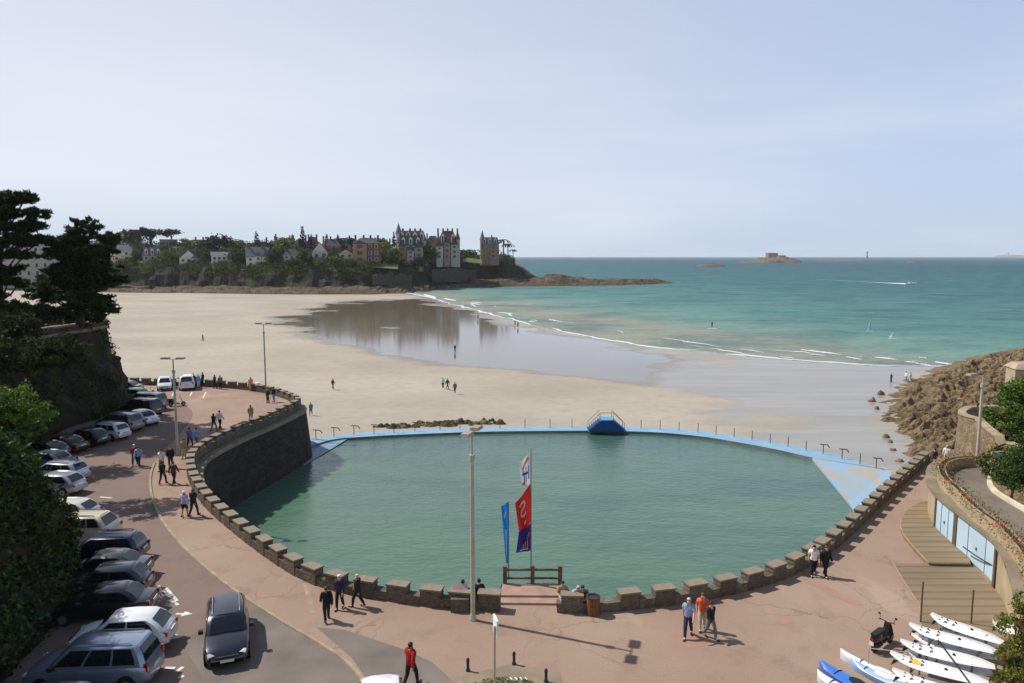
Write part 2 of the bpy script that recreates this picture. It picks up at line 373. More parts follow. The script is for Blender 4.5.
# surf: broken ribbons of foam along the water's edge
def foam():
    mb = MB()
    def strip(line, wfun, z):
        for i in range(len(line) - 1):
            a, c = line[i], line[i + 1]; wa, wc = wfun(i), wfun(i + 1)
            if wa <= .05 and wc <= .05: continue
            na = Vector((-tang(line, i).y, tang(line, i).x, 0)); nc = Vector((-tang(line, i + 1).y, tang(line, i + 1).x, 0))
            mb.add([(*(a - na * wa * .5).xy, z), (*(c - nc * wc * .5).xy, z), (*(c + nc * wc * .2).xy, z + .22 * min(1, wc)), (*(a + na * wa * .2).xy, z + .22 * min(1, wa)), (*(c + nc * wc * .5).xy, z), (*(a + na * wa * .5).xy, z)],
                   [(0, 1, 2, 3), (3, 2, 4, 5)])
    fine = spline([(p.x, p.y) for p in WL], 1.5)
    def wob(k, off, gain, lo):
        def f(i):
            p = fine[min(i, len(fine) - 1)]
            return max(0, (nz(p.x * .05 + k, p.y * .05, 0) + lo) * gain) * (.35 + p.y / 420) * (1 if p.y > 150 else .8)
        return f
    jig = lambda l, k, a: [p + Vector((nz(p.x * .08 + k, p.y * .08) * a, nz(p.x * .08, p.y * .08 + k) * a, 0)) for p in l]
    strip(jig(offset(fine, .5), 3, 2), wob(1, 0, 1.7, .55), ZS + .05)
    strip(jig(offset(fine, 7), 9, 4), wob(21, 0, 2.4, -.12), ZS + .06)
    strip(jig(offset(fine, 15), 15, 5), wob(33, 0, 2.4, -.22), ZS + .06)
    for (x0, y0, x1, y1, wd) in ((800, 350, 842, 355, 2.2), (806, 354, 826, 356, 1.2), (845, 357, 862, 360, 1.5), (874, 357.5, 897, 360, 2.0), (905, 362, 918, 363, 1.3), (917, 364, 932, 366, 1.4), (932, 362, 958, 366, 2.2), (918, 357.5, 927, 358.5, 1.2), (740, 349, 765, 353, 1.0), (424, 294.5, 436, 298, 9), (444, 298.5, 456, 301, 7), (470, 303, 480, 305, 4), (662, 338, 690, 342, 1.0), (780, 357, 796, 359, 1.0)):
        a, c = P(x0, y0, ZS), P(x1, y1, ZS); n = 18
        line = [a.lerp(c, k / n) + Vector((0, nz(k * .4, x0) * 1.2, 0)) for k in range(n + 1)]
        strip(line, lambda i, n=n, wd=wd, x0=x0: .62 * wd * math.sin(math.pi * min(i, n) / n) ** .6 * (.75 + .7 * nz(i * .5, x0)), ZS + .08)
    return mb
tag(foam().build('surf_foam', mat('foam', (.54, .57, .57), .8, .08, .8)), kind='stuff')

# ------------------------------------------------------------------ sea-water pool
rim_in = [(262, 476), (300, 452), (331, 440.5), (365, 437.5), (400, 435.5), (480, 432.5), (560, 431.5), (600, 431.5), (655, 433), (700, 437), (735, 442.5), (775, 450), (817, 459.5)]
rim_out = [(262, 470), (296, 445), (320, 438.5), (352, 434.5), (395, 431.6), (480, 428.6), (560, 427.6), (600, 427.6), (655, 428.6), (702, 432), (740, 437.5), (790, 446.5), (838, 457), (884, 470)]
ri = spline([P(x, y, -5.55) for x, y in rim_in], 1.2); ro = spline([P(x, y, -5.55) for x, y in rim_out], 1.2)
m, nt, b = base_mat('pool_water_green', .08, .27)
g = nt.nodes.new('ShaderNodeTexCoord'); sep = nt.nodes.new('ShaderNodeSeparateXYZ'); nt.links.new(g.outputs['Object'], sep.inputs[0])
f = math_out(nt, 'ADD', math_out(nt, 'DIVIDE', math_out(nt, 'ADD', sep.outputs[1], -38), 64), math_out(nt, 'MULTIPLY', math_out(nt, 'ADD', noise_out(nt, .06, 4), -.5), .55))
c = ramp(nt, f, [(.0, POOL_A), (.55, POOL_B), (1.0, POOL_C)])
c = mixnode(nt, ramp(nt, noise_out(nt, .12, 5, stretch=(.5, 1.3, 1)), [(.48, 0.0), (.68, .5)]), c, lin((56, 84, 80)))
nt.links.new(c, b.inputs['Base Color'])
bump_to(nt, b, math_out(nt, 'ADD', noise_out(nt, 1.6, 5, stretch=(.8, 1.5, 1, .2)), math_out(nt, 'MULTIPLY', noise_out(nt, .4, 4, stretch=(.6, 1.4, 1, .2)), 1.6)), .3, .22)
tri_in = P(849, 503, -5.55)
outl = [(p.x, p.y) for p in ri] + [(tri_in.x, tri_in.y), (32, 58), (12, 32.5), (-6, 31), (-14, 36), (-26, 50), (-29, 60), (-27, 72)]
tag(MB().sheet(outl[::-1], ZW).build('pool_water', m), kind='structure')
# rim walkway, painted pale blue and worn
m, nt, b = base_mat('rim_blue', .75, .3)
wn = noise_out(nt, .9, 7, rough=.65); c = mixnode(nt, ramp(nt, wn, [(.5, 0.0), (.68, .55)]), lin((124, 162, 186)), lin((164, 176, 178)))
nt.links.new(c, b.inputs['Base Color']); bump_to(nt, b, wn, .2, .03)
m2, nt, b = base_mat('rim_apron_blue', .75, .3)
wn = noise_out(nt, .35, 6, stretch=(1.6, .5, 1, .6), rough=.65); c = mixnode(nt, ramp(nt, wn, [(.38, 0.0), (.58, 1.0)]), lin((124, 170, 202)), lin((164, 158, 146)))
nt.links.new(c, b.inputs['Base Color']); bump_to(nt, b, wn, .2, .03)
pw = thing('pool_wall', 'long curved pool wall painted pale blue between the pool and the sand', 'wall', (0, 100, -6))
conc = mat('rim_concrete', (.2, .19, .17), .85, .3, .6, .3, 6)
mb = MB(); n = 90
a = resample(ri, (sum((q - p).length for p, q in zip(ri, ri[1:]))) / n)[:n + 1]; o_ = resample(ro, (sum((q - p).length for p, q in zip(ro, ro[1:]))) / n)[:n + 1]
k = min(len(a), len(o_)); a, o_ = a[:k], o_[:k]; OFF = Vector((0, 100, -6))
def loc(ps, z): return [Vector((p.x, p.y, z)) - OFF for p in ps]
mb.grid([loc(o_, -5.42), loc(a, -5.45)]); mb.build('walkway', m, pw)
mb = MB(); mb.grid([loc(a, -5.452), loc(a, -6.6)]); mb.grid([loc(o_, -6.9), loc(o_, -5.422)]); mb.build('concrete_side', conc, pw)
# the blue apron that slopes from the walkway's end down to the promenade wall
ap = [P(812, 457.4, -5.47), P(849, 503, -5.6), P(856, 512, -5.5), P(892, 484, -5.4), P(890, 468.6, -5.46)]
mb = MB(); mb.add([p - OFF for p in ap] + [Vector((p.x, p.y, -7)) - OFF for p in ap], [(0, 1, 2, 3, 4)] + [(i, i + 5, (i + 1) % 5 + 5, (i + 1) % 5) for i in range(5)]); mb.build('sloping_apron', m2, pw)
# pale submerged ramp by the left wall
mb = MB(); q = [P(352, 437.3, ZW), P(322, 440, ZW), P(300, 452, ZW), P(304, 466, ZW)]
mb.add([Vector((p.x, p.y, z)) - OFF for p, z in zip(q, (-5.6, -5.6, -5.737, -5.737))], [(0, 1, 2, 3)]); mb.build('slipway', mat('slip', lin((112, 140, 160)), .5, .2, .8), pw)
steel = mat('dull_steel', (.18, .17, .16), .5, .2, 5, metal=.6)
rust = mat('rusty_iron', (.11, .075, .05), .8, .35, 6)
# stanchions round the rim
rl = thing('pool_railing', 'line of thin iron posts along the outer edge of the blue pool wall', 'railing', (0, 100, -6))
for x, y in ((303, 441), (316, 439), (334, 436.5), (354, 434.5), (374, 433.5), (394, 432.5), (415, 431), (440, 430), (460, 429.4), (500, 428.4), (525, 428), (550, 427.8), (572, 427.6), (641, 428.5), (660, 429.5), (679, 430.8), (698, 432.3), (716, 434.6), (734, 437.2), (752, 440), (770, 443.2), (788, 446.6), (806, 450.4), (823, 454.2), (842, 459), (860, 463.8), (876, 468.4)):
    p = P(x, y, -5.42) - OFF
    MB().tube([p, p + Vector((0, 0, 1.15))], .045, 6).build('post', rust, rl)
    if x < 420 or x in (823, 842, 876): MB().tube([p + Vector((-.35, 0, 1.12)), p + Vector((.5, .1, 1.05)), p + Vector((.75, .1, .7))], .06, 5).build('bracket', rust, rl)
# blue stepped bridge over the rim
ds = P(606, 430.5, -5.42); dk = thing('diving_platform', 'dark blue stepped platform with steps on both sides and handrails on the pool wall', 'platform', ds)
bl = mat('deep_blue_paint', lin((26, 74, 128)), .5, .2, 1.5); bl2 = mat('step_blue_paint', lin((70, 150, 205)), .6, .15, 2)
mb = MB(); mb.add([(-2.3, -.9, 0), (2.3, -.9, 0), (.75, -.9, 1.45), (-.75, -.9, 1.45), (-2.3, .9, 0), (2.3, .9, 0), (.75, .9, 1.45), (-.75, .9, 1.45)], [(0, 1, 2, 3), (7, 6, 5, 4), (3, 2, 6, 7), (1, 5, 6, 2), (4, 0, 3, 7)]); mb.build('base', bl, dk)
MB().box(-.8, .8, -.95, .95, 1.452, 1.55).build('deck', bl2, dk)
for s in (-1, 1):
    mb = MB()
    for k in range(6): x = s * (.95 + k * .25); mb.box(min(x - .13, x + .13), max(x - .13, x + .13), -.8, .8, .2, 1.36 - k * .22)
    mb.build('step_flight', bl, dk)
    for y in (-.85, .85): MB().tube([(s * .8, y, 1.55), (s * .8, y, 2.45), (s * 2.2, y, 1.05), (s * 2.2, y, 0)], .035, 6).build('handrail', steel, dk)
MB().tube([(-.8, -.85, 2.45), (.8, -.85, 2.45)], .035, 6).build('handrail', steel, dk)
# weedy ledge of rock beyond the rim
def rockmesh(name, cx, cy, z0, rx, ry, h, seed, mats, n=26, rough=.5, freq=.35, kind=None):
    mb = MB(); rows = []
    for i in range(n + 1):
        row = []
        for j in range(n + 1):
            u, v = i / n * 2 - 1, j / n * 2 - 1; x, y = cx + u * rx, cy + v * ry
            e = max(0, 1 - (u * u + v * v)); k = nz(x * freq + seed, y * freq, seed) * rough
            row.append((x, y, z0 - .3 + (h + .3) * (e ** .6) * (1 + k) + (abs(nz(x * freq * 3, y * freq * 3, seed)) * h * .35 if e > 0 else 0)))
        rows.append(row)
    mb.grid([r[::-1] for r in rows]); o = mb.build(name, mats); return tag(o, kind=kind) if kind else o
ledge = masonry('weedy_rock', lin((92, 80, 58)), lin((120, 110, 70)), lin((50, 44, 34)), 1.2, .6)
for x, y, rx, ry, h, s in [(400, 426.5, 2.2, .8, .3, 1), (432, 424, 2.8, .9, .42, 2), (462, 422, 2.6, .9, .45, 3), (488, 422.5, 2.0, .7, .3, 4)] + [(380 + k * 5.3 + random.uniform(-3, 3), 428 - k * .28 + random.uniform(-2.2, 1.6), random.uniform(.4, 1.3), random.uniform(.25, .6), random.uniform(.15, .45), 10 + k) for k in range(24)]:
    p = P(x, y, -6.05); tag(rockmesh('beach_rock', p.x, p.y, -6.15, rx, ry, h, s, ledge, n=16, rough=.9, freq=.9), 'low weedy brown rock in the strip of rocks on the sand along the pool wall', 'rock', 'rocks in the strip along the pool wall')

# ------------------------------------------------------------------ promenade
PARL = [(-60, 98.5), P(130, 384.5), P(200, 386.5), P(240, 389.5), P(270, 394.5), P(288, 400.5), P(296, 405.5), P(288, 411), P(262, 423), P(235, 434), P(208, 447), P(192, 458), P(187, 470), P(190, 484), P(202, 504), P(225, 526), P(262, 555), P(300, 579), P(340, 593), P(380, 600), P(420, 606), P(462, 610), P(496, 612)]
PARR = [P(557, 613), P(600, 613), P(640, 609), P(690, 603), P(735, 594), P(770, 584.5), P(800, 572), P(830, 553.5), P(855, 532), P(880, 507), P(905, 483.5), P(920, 470), P(932, 459.5)]
cl_l = spline(PARL, .35); cl_r = spline(PARR, .35)
m, nt, b = base_mat('promenade_asphalt', .9, .25)
n1 = noise_out(nt, .09, 6); n2 = noise_out(nt, .5, 7, rough=.7); n3 = noise_out(nt, 14, 4)
c = mixnode(nt, ramp(nt, n1, [(.35, 0.0), (.65, 1.0)]), PAVE_A, PAVE_B)
c = mixnode(nt, ramp(nt, n2, [(.52, 0.0), (.70, .5)]), c, tuple(v * .62 for v in PAVE_A))
c = mixnode(nt, ramp(nt, n3, [(.3, .35), (.7, 0.0)]), c, tuple(v * .55 for v in PAVE_A))
tc = nt.nodes.new('ShaderNodeTexCoord'); vo = nt.nodes.new('ShaderNodeTexVoronoi'); vo.feature = 'DISTANCE_TO_EDGE'; vo.inputs['Scale'].default_value = .21
dn = nt.nodes.new('ShaderNodeTexNoise'); dn.inputs['Scale'].default_value = 1.1; dn.inputs['Detail'].default_value = 6; nt.links.new(tc.outputs['Object'], dn.inputs['Vector'])
va = nt.nodes.new('ShaderNodeVectorMath'); va.operation = 'MULTIPLY_ADD'; va.inputs[1].default_value = (1.5, 1.5, 0); nt.links.new(dn.outputs['Color'], va.inputs[0]); nt.links.new(tc.outputs['Object'], va.inputs[2]); nt.links.new(va.outputs[0], vo.inputs['Vector'])
c = mixnode(nt, math_out(nt, 'MULTIPLY', ramp(nt, vo.outputs['Distance'], [(.002, .55), (.009, 0.0)]), ramp(nt, n1, [(.45, 0.0), (.55, 1.0)])), c, tuple(v * .45 for v in PAVE_A))
n5 = noise_out(nt, .23, 3, stretch=(1.0, .5, 1, .7)); c = mixnode(nt, ramp(nt, n5, [(.60, 0.0), (.63, .30)]), c, tuple(v * 1.22 for v in PAVE_B))
nt.links.new(c, b.inputs['Base Color']); bump_to(nt, b, n3, .25, .02)
ol = [(p.x, p.y) for p in offset(cl_l, .3)]; orr = [(p.x, p.y) for p in offset(cl_r, .3)]
PLAT = [P(496, 612), P(503, 587), P(561, 587), P(557, 613)]
outline = ol + [(PLAT[1].x, PLAT[1].y), (PLAT[2].x, PLAT[2].y)] + orr + [(44, 62), (60, 50), (60, -20), (-90, -20), (-90, 98)]
mb = MB(); mb.prism(outline[::-1], -.6, 0); tag(mb.build('promenade', m), kind='structure')
# the road on the left, kerb and patches
KERB = [(158, 396), (176, 401), (190, 409), (192, 418), (178, 436), (160, 455), (151, 474), (152, 496), (163, 522), (188, 552), (228, 586), (276, 618), (318, 643), (346, 662), (362, 680), (372, 700), (385, 735), (395, 800)]
kb = spline([P(x, y) for x, y in KERB], .5)
m2, nt, b = base_mat('road_asphalt', .9, .25)
n1 = noise_out(nt, .13, 6); n2 = noise_out(nt, .7, 7, rough=.7); n3 = noise_out(nt, 16, 4)
c = mixnode(nt, ramp(nt, n1, [(.38, 0.0), (.62, 1.0)]), ROAD_A, ROAD_B)
c = mixnode(nt, ramp(nt, n2, [(.5, 0.0), (.72, .5)]), c, tuple(v * .6 for v in ROAD_A))
c = mixnode(nt, ramp(nt, n3, [(.3, .3), (.7, 0.0)]), c, tuple(v * .55 for v in ROAD_A))
nt.links.new(c, b.inputs['Base Color']); bump_to(nt, b, n3, .25, .02)
rd = [(p.x, p.y) for p in kb] + [(-60, 5), (-80, 60), (-62, 90), (-45, 90)]
tag(MB().sheet(rd, .004).build('road', m2), kind='structure')
grey = mat('patch_asphalt', PATCH, .9, .2, .5, .2, 20)
ka = [P(x, y) for x, y in ((180, 640), (262, 606), (330, 655), (352, 672), (362, 688), (385, 740), (240, 740))]
tag(MB().sheet([(p.x, p.y) for p in ka], .008).build('road_patch', grey), kind='structure')
kp = [P(x, y) for x, y in ((316, 627), (345, 630), (400, 648), (432, 662), (456, 684), (480, 740), (395, 740), (374, 690), (352, 658))]
tag(MB().sheet([(p.x, p.y) for p in kp], .006).build('pavement_patch', grey), kind='structure')
kp = [P(x, y) for x, y in ((462, 676), (512, 664), (560, 672), (580, 740), (470, 740))]
tag(MB().sheet([(p.x, p.y) for p in kp], .009).build('pavement_patch', mat('patch_pale', lin((134, 120, 100)), .9, .2, .6)), kind='structure')
pinkm = mat('patch_pink', lin((154, 116, 99)), .9, .2, .8, col2=lin((158, 128, 110)))
for pts in (((669, 632), (690, 630), (706, 640), (698, 648), (680, 645)), ((800, 578), (812, 580), (862, 603), (848, 603)), ((780, 619), (792, 620), (788, 624), (778, 623))):
    q = [P(x, y) for x, y in pts]
    c_ = sum(q, Vector()) / len(q); q = spline(q + [q[0]], .3)
    tag(MB().sheet([(p.x, p.y) for p in q[:-1]], .005).build('pavement_patch', pinkm), kind='structure')
mb = MB(); ka, kc = offset(kb, -.16), offset(kb, .16)
kb = kb[next(i for i, p in enumerate(kb) if p.y < 58):]; ka, kc = offset(kb, -.09), offset(kb, .09)
mb.grid([[Vector((p.x, p.y, .0)) for p in kc], [Vector((p.x, p.y, .09)) for p in offset(kb, .07)], [Vector((p.x, p.y, .09)) for p in offset(kb, -.07)], [Vector((p.x, p.y, .0)) for p in ka]])
tag(mb.build('kerb', mat('kerb_stone', KERBC, .85, .25, 1.5)), kind='structure')
wp = mat('road_paint', (.62, .6, .55), .8, .3, 3)
mb = MB(); j = [P(305, 583), P(313, 613)]
mb.box(-.1, .1, 0, (j[1] - j[0]).length, .0, .006, Matrix.Translation(j[0]) @ (j[1] - j[0]).to_track_quat('Y', 'Z').to_matrix().to_4x4()); tag(mb.build('pavement_line', mat('kerb_stone', KERBC)), kind='structure')
mb = MB()
def gbar(mb, x0, y0, x1, y1, wd, z=.010):
    a, b = P(x0, y0), P(x1, y1); t = (b - a).normalized(); n = Vector((-t.y, t.x, 0)) * wd / 2
    q = [a - n, b - n, b + n, a + n]; mb.add([(p.x, p.y, z) for p in q], [(0, 1, 2, 3)])
for q in ((206, 392, 203, 398), (192, 392, 190, 396), (174, 392, 172, 396), (100, 497, 112, 498), (95, 503, 108, 504), (162, 637, 176, 637), (176, 614, 184, 614), (158, 648, 164, 644), (165, 668, 175, 668), (176, 672, 183, 667), (178, 678, 184, 676), (163, 592, 172, 598), (166, 588, 177, 601), (170, 600, 178, 605), (158, 586, 164, 596)): gbar(mb, *q, .16)
for x, y in ((183, 614), (173, 637)):
    p = P(x, y); mb.add([(p.x, p.y - .25, .011), (p.x + .45, p.y, .011), (p.x, p.y + .25, .011)], [(0, 1, 2)])
for k in range(5): gbar(mb, 505 + k * 5, 677.5, 507 + k * 5, 680, .07, .014)
tag(mb.build('road_marking', wp), kind='structure')

# ------------------------------------------------------------------ the sea walls with their crenellated parapets
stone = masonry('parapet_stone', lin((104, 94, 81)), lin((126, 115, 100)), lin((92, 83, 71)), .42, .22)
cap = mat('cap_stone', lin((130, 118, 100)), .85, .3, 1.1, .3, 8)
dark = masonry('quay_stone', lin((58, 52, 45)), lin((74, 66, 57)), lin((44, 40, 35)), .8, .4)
def seawall(label, cl, skip, cat='wall'):
    w = thing('sea_wall', label, cat, cl[0]); O = cl[0]
    sh = lambda ps, z: [Vector((p.x, p.y, z)) - O for p in ps]
    i0, o0, o1, o2 = cl, offset(cl, .5), offset(cl, 1.15), offset(cl, 1.75)
    mb = MB(); mb.grid([sh(o0, -.3), sh(o0, .46), sh(i0, .46), sh(i0, -.02)]); mb.build('parapet', stone, w)
    mb = MB(); mb.grid([sh(o1, -.62), sh(o1, -.30), sh(offset(cl, .48), -.30)]); mb.build('string_course', cap, w)
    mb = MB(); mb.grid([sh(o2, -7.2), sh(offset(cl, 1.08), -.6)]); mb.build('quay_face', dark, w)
    proto = MB(); proto.box(-.50, .50, -.02, .53, .0, .80); pm = proto.mesh('merlon', stone)
    cp = MB(); cp.box(-.54, .54, -.06, .57, .802, .88); cm = cp.mesh('cap', cap)
    L = 0; LT_ = sum((b_ - a_).length for a_, b_ in zip(cl, cl[1:])); at = skip(LT_)
    for i in range(1, len(cl)):
        L += (cl[i] - cl[i - 1]).length
        if at and L >= at[0]:
            at.pop(0); t = tang(cl, i)
            o = link('merlon', pm, w); o.location = cl[i] - O + Vector((0, 0, random.uniform(-.015, .015))); o.rotation_euler = (0, 0, math.atan2(t.y, t.x) + random.uniform(-.02, .02))
            k = link('cap', cm, o)
    return w
seawall('long curved sea wall with stone parapet blocks round the car park and down to the wooden rail', cl_l, lambda T: sorted([T - .36, T - 1.80] + [T - 3.45 - 1.74 * k for k in range(66)])[1:])
seawall('curved stone wall with parapet blocks from the brown litter bin to the beach rocks', cl_r, lambda T: [.36] + [3.35 + 1.72 * k for k in range(60) if 3.35 + 1.72 * k < T - .4])
# landing in the gap
O = PLAT[0]
lp = thing('landing', 'small paved landing with shallow steps behind the wooden rail', 'landing', PLAT[0])
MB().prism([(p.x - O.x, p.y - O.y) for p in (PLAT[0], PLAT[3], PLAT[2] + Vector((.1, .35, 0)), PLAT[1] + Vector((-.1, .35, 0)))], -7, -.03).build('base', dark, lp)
for k, (z, t0) in enumerate(((.10, .28), (.2, .5))):
    a, b_ = PLAT[0].lerp(PLAT[1], t0) - O, PLAT[3].lerp(PLAT[2], t0) - O; c_, d_ = PLAT[1] - O, PLAT[2] - O
    MB().prism([(a.x, a.y), (b_.x, b_.y), (d_.x, d_.y + k * .004), (c_.x, c_.y + k * .004)], .002 + k * .1, z).build('step', mat('step_stone', lin((160, 130, 112)), .85, .2, 1.2), lp)
wood = mat('grey_wood', lin((104, 86, 66)), .85, .3, 3, .3, 20)
p0, p1 = P(505, 587), P(560, 587)
rail = thing('wooden_rail', 'low brown wooden fence of three posts and two rails beneath the flags', 'fence', (p0.x, p0.y, .2))
for k in range(3):
    x = (p1.x - p0.x) * k / 2; mb = MB(); mb.box(x - .10, x + .10, -.10, .10, 0, .86); mb.box(x - .115, x + .115, -.115, .115, .862, .90); mb.build('post', wood, rail)
for k in range(2):
    x0, x1 = (p1.x - p0.x) * k / 2 + .10, (p1.x - p0.x) * (k + 1) / 2 - .10
    for z in (.22, .66): MB().box(x0, x1, -.04, .04, z, z + .09).build('rail', wood, rail)
# ------------------------------------------------------------------ headland across the bay
ST_ = [(-300, 289, 262, 236), (-100, 290, 266, 240), (0, 291, 268, 243), (110, 293, 268, 246), (200, 293.5, 268, 248), (300, 294.5, 270, 250), (370, 294, 271, 254), (420, 290.5, 266, 254), (470, 287.5, 263, 257), (510, 286, 264.5, 261), (522, 285.5, 267.5, 266.5), (535, 285.3, 276, 276), (548, 285, 281, 281), (556, 285, 285, 285)]
SA = np.array(ST_, float)
def station(px): return [np.interp(px, SA[:, 0], SA[:, k]) for k in (1, 2, 3)]
def zat(py, y): return HC - (py - HOR) / F * y
prof = [(-8, -1), (0, 0), (3, .9), (7, 1.4), (12, 1.9), (18, 2.3), (22, 2.8), (27, 3.2), (30, 'a'), (33, 'b'), (36, 'c'), (40, 'd'), (46, 'e'), (56, 'f'), (68, 'g'), (82, 'h'), (96, 'i'), (110, 'r'), (135, 'r2'), (180, 's'), (260, 't')]
rows = []; SEC = []
for px in np.linspace(-300, 556, 430):
    by, cy, ry = station(px); B = P(px, by, -6.4 if px < 430 else ZS); d = Vector((B.x, B.y, 0)).normalized(); y0 = B.length
    zc = zat(cy, B.y + 40); zr = zat(ry, B.y + 110); row = []
    f = min(1, max(0, (556 - px) / 34)); zc = max(zc, -3); zr = max(zr, -3.2)
    for k, (u, h) in enumerate(prof):
        if isinstance(h, (int, float)): z = (-7.6 if h < 0 else B.z - .2 + h * 1.0)
        else:
            e = {'a': -.02, 'b': .3, 'c': .62, 'd': 1.0}.get(h)
            foot = B.z + 3.4
            if e is not None: z = foot + (zc - foot) * e
            elif h in 'efghi': z = zc + (zr - zc) * {'e': .10, 'f': .22, 'g': .42, 'h': .62, 'i': .85}[h]
            else: z = {'r': zr, 'r2': zr, 's': zr - 3, 't': -9}[h]
        q = B + d * u; n = nz(q.x * .06, q.y * .06, 5)
        if 0 < u < 28: z += nz(q.x * .10, q.y * .14, 1) * 1.8 + abs(nz(q.x * .15, q.y * .15, 1)) * .9 + max(0, n) * .9; 
        elif 28 <= u <= 40: q += d * (nz(q.x * .09, 3, z * .1) * 5); z += n * .8
        elif u > 40: z += n * .8
        row.append((q.x, q.y, z if px < 552 else min(z, -7.6)))
    rows.append(row)
mb = MB(); nr = len(prof); mb.grid(rows)
apron = base_mat('shore_rock', .9, .2); m, nt, b = apron
v = noise_out(nt, .25, 7, stretch=(.5, 1, 2.2), rough=.7); w2 = noise_out(nt, .03, 4)
c = ramp(nt, v, [(.3, lin((48, 41, 33))), (.5, lin((90, 77, 59))), (.72, lin((128, 110, 84)))]); c = mixnode(nt, ramp(nt, w2, [(.45, 0.0), (.65, .6)]), c, lin((84, 74, 56)))
nt.links.new(c, b.inputs['Base Color']); bump_to(nt, b, v, 1.0, 1.2)
m, nt, b = base_mat('cliff_face', .9, .2)
v = noise_out(nt, .16, 8, stretch=(1, 1, .8), rough=.72); w2 = noise_out(nt, .05, 5)
c = ramp(nt, v, [(.32, lin((34, 32, 29))), (.52, lin((50, 47, 41))), (.7, lin((66, 61, 53)))]); c = mixnode(nt, ramp(nt, w2, [(.46, 0.0), (.6, .85)]), c, lin((58, 62, 44)))
nt.links.new(c, b.inputs['Base Color']); bump_to(nt, b, v, 1.0, 1.5)
turf = mat('slope_turf', lin((58, 66, 40)), .95, .3, .05, col2=lin((104, 108, 62)))
me = mb.mesh('headland', [MATS['shore_rock'], MATS['cliff_face'], turf])
mi = [(0 if j < 7 else 1 if j < 11 else 2) for i in range(len(rows) - 1) for j in range(nr - 1)]
me.polygons.foreach_set('material_index', mi); tag(link('headland', me), kind='structure')
# the low rocky spit
rows = []
for px in np.linspace(470, 674, 150):
    by = np.interp(px, [470, 520, 560, 600, 640, 674], [287.5, 286.6, 286.2, 285.6, 284.8, 283.2]); B = P(px, by, ZS); d = Vector((B.x, B.y, 0)).normalized()
    top = np.interp(px, [470, 540, 556, 570, 600, 630, 655, 674], [6.5, 6.5, 8.5, 7, 5.6, 5.2, 4.2, .2]); row = []
    for u, e in ((-3, -.5), (0, 0), (4, .3), (9, .6), (15, .85), (22, 1.0), (30, .8), (40, .3), (50, -.5)):
        q = B + d * u; row.append((q.x, q.y, ZS - .1 + top * e * (1 + .55 * nz(q.x * .06, q.y * .06, 2)) + (nz(q.x * .2, q.y * .2) * .5 if e > 0 else 0)))
    rows.append(row)
mb = MB(); mb.grid(rows); tag(mb.build('rocky_spit', MATS['shore_rock']), kind='structure')

# ------------------------------------------------------------------ islands, fort, beacon
ir = mat('island_rock', lin((96, 82, 66)), .95, .3, .03, col2=lin((120, 104, 80)))
def isle(px, py, wpx, hpx, seed, name='islet'):
    p = P(px, py, ZS); k = p.y / F
    return tag(rockmesh(name, p.x, p.y, ZS, wpx * k / 2, wpx * k / 3, hpx * k, seed, ir, n=30, freq=9 / (wpx * k)), kind='structure'), p, k
isle(776, 262.8, 50, 4.6, 3); isle(711, 266.5, 27, 2.4, 8); isle(752, 262.8, 30, 1.2, 4); isle(840, 261, 46, 1.0, 6); isle(915, 262.5, 16, 1.6, 7)
isle(560, 258.2, 60, .9, 9); isle(1012, 256.9, 34, 1.6, 11)
fp = P(773, 262, ZS); k = fp.y / F
fstone = mat('fort_stone', lin((134, 118, 96)), .9, .15, .05)
ft = thing('sea_fort', 'square stone fort on the small island far out at sea', 'fort', (fp.x - 1 * k, fp.y, ZS + 3.2 * k))
MB().box(-5.2 * k, 4.2 * k, -4 * k, 4 * k, -1 * k, 5.2 * k).build('keep', fstone, ft)
MB().box(4.25 * k, 12 * k, -4 * k, 4 * k, -2 * k, 3.4 * k).build('lower_battery', fstone, ft)
MB().box(-5.5 * k, 4.24 * k, -4.3 * k, 4.3 * k, 5.21 * k, 5.7 * k).build('parapet', fstone, ft)
lp_ = P(867, 258.4, ZS); k = lp_.y / F
lt = thing('sea_beacon', 'tiny dark beacon tower standing on the sea horizon', 'lighthouse', (lp_.x, lp_.y, ZS))
dk_ = mat('beacon_dark', (.06, .06, .07), .8); MB().lathe([(1.3 * k, 0), (1.0 * k, 1.5 * k), (.6 * k, 1.6 * k), (.5 * k, 5.4 * k)], n=10).build('tower', dk_, lt)
MB().lathe([(.9 * k, 5.42 * k), (.9 * k, 5.8 * k), (.6 * k, 6.6 * k), (.1 * k, 7 * k)], n=10).build('lantern', dk_, lt)
lp_ = P(1008, 257.2, ZS); k = lp_.y / F
lt = thing('island_lighthouse', 'faint pale lighthouse on the distant low island by the picture edge', 'lighthouse', (lp_.x, lp_.y, ZS + 1.2 * k))
MB().lathe([(.8 * k, -.5 * k), (.5 * k, 2.6 * k)], n=10).build('tower', mat('pale_tower', (.5, .45, .4), .8), lt); MB().lathe([(.7 * k, 2.62 * k), (.2 * k, 3.4 * k)], n=10).build('lantern', dk_, lt)

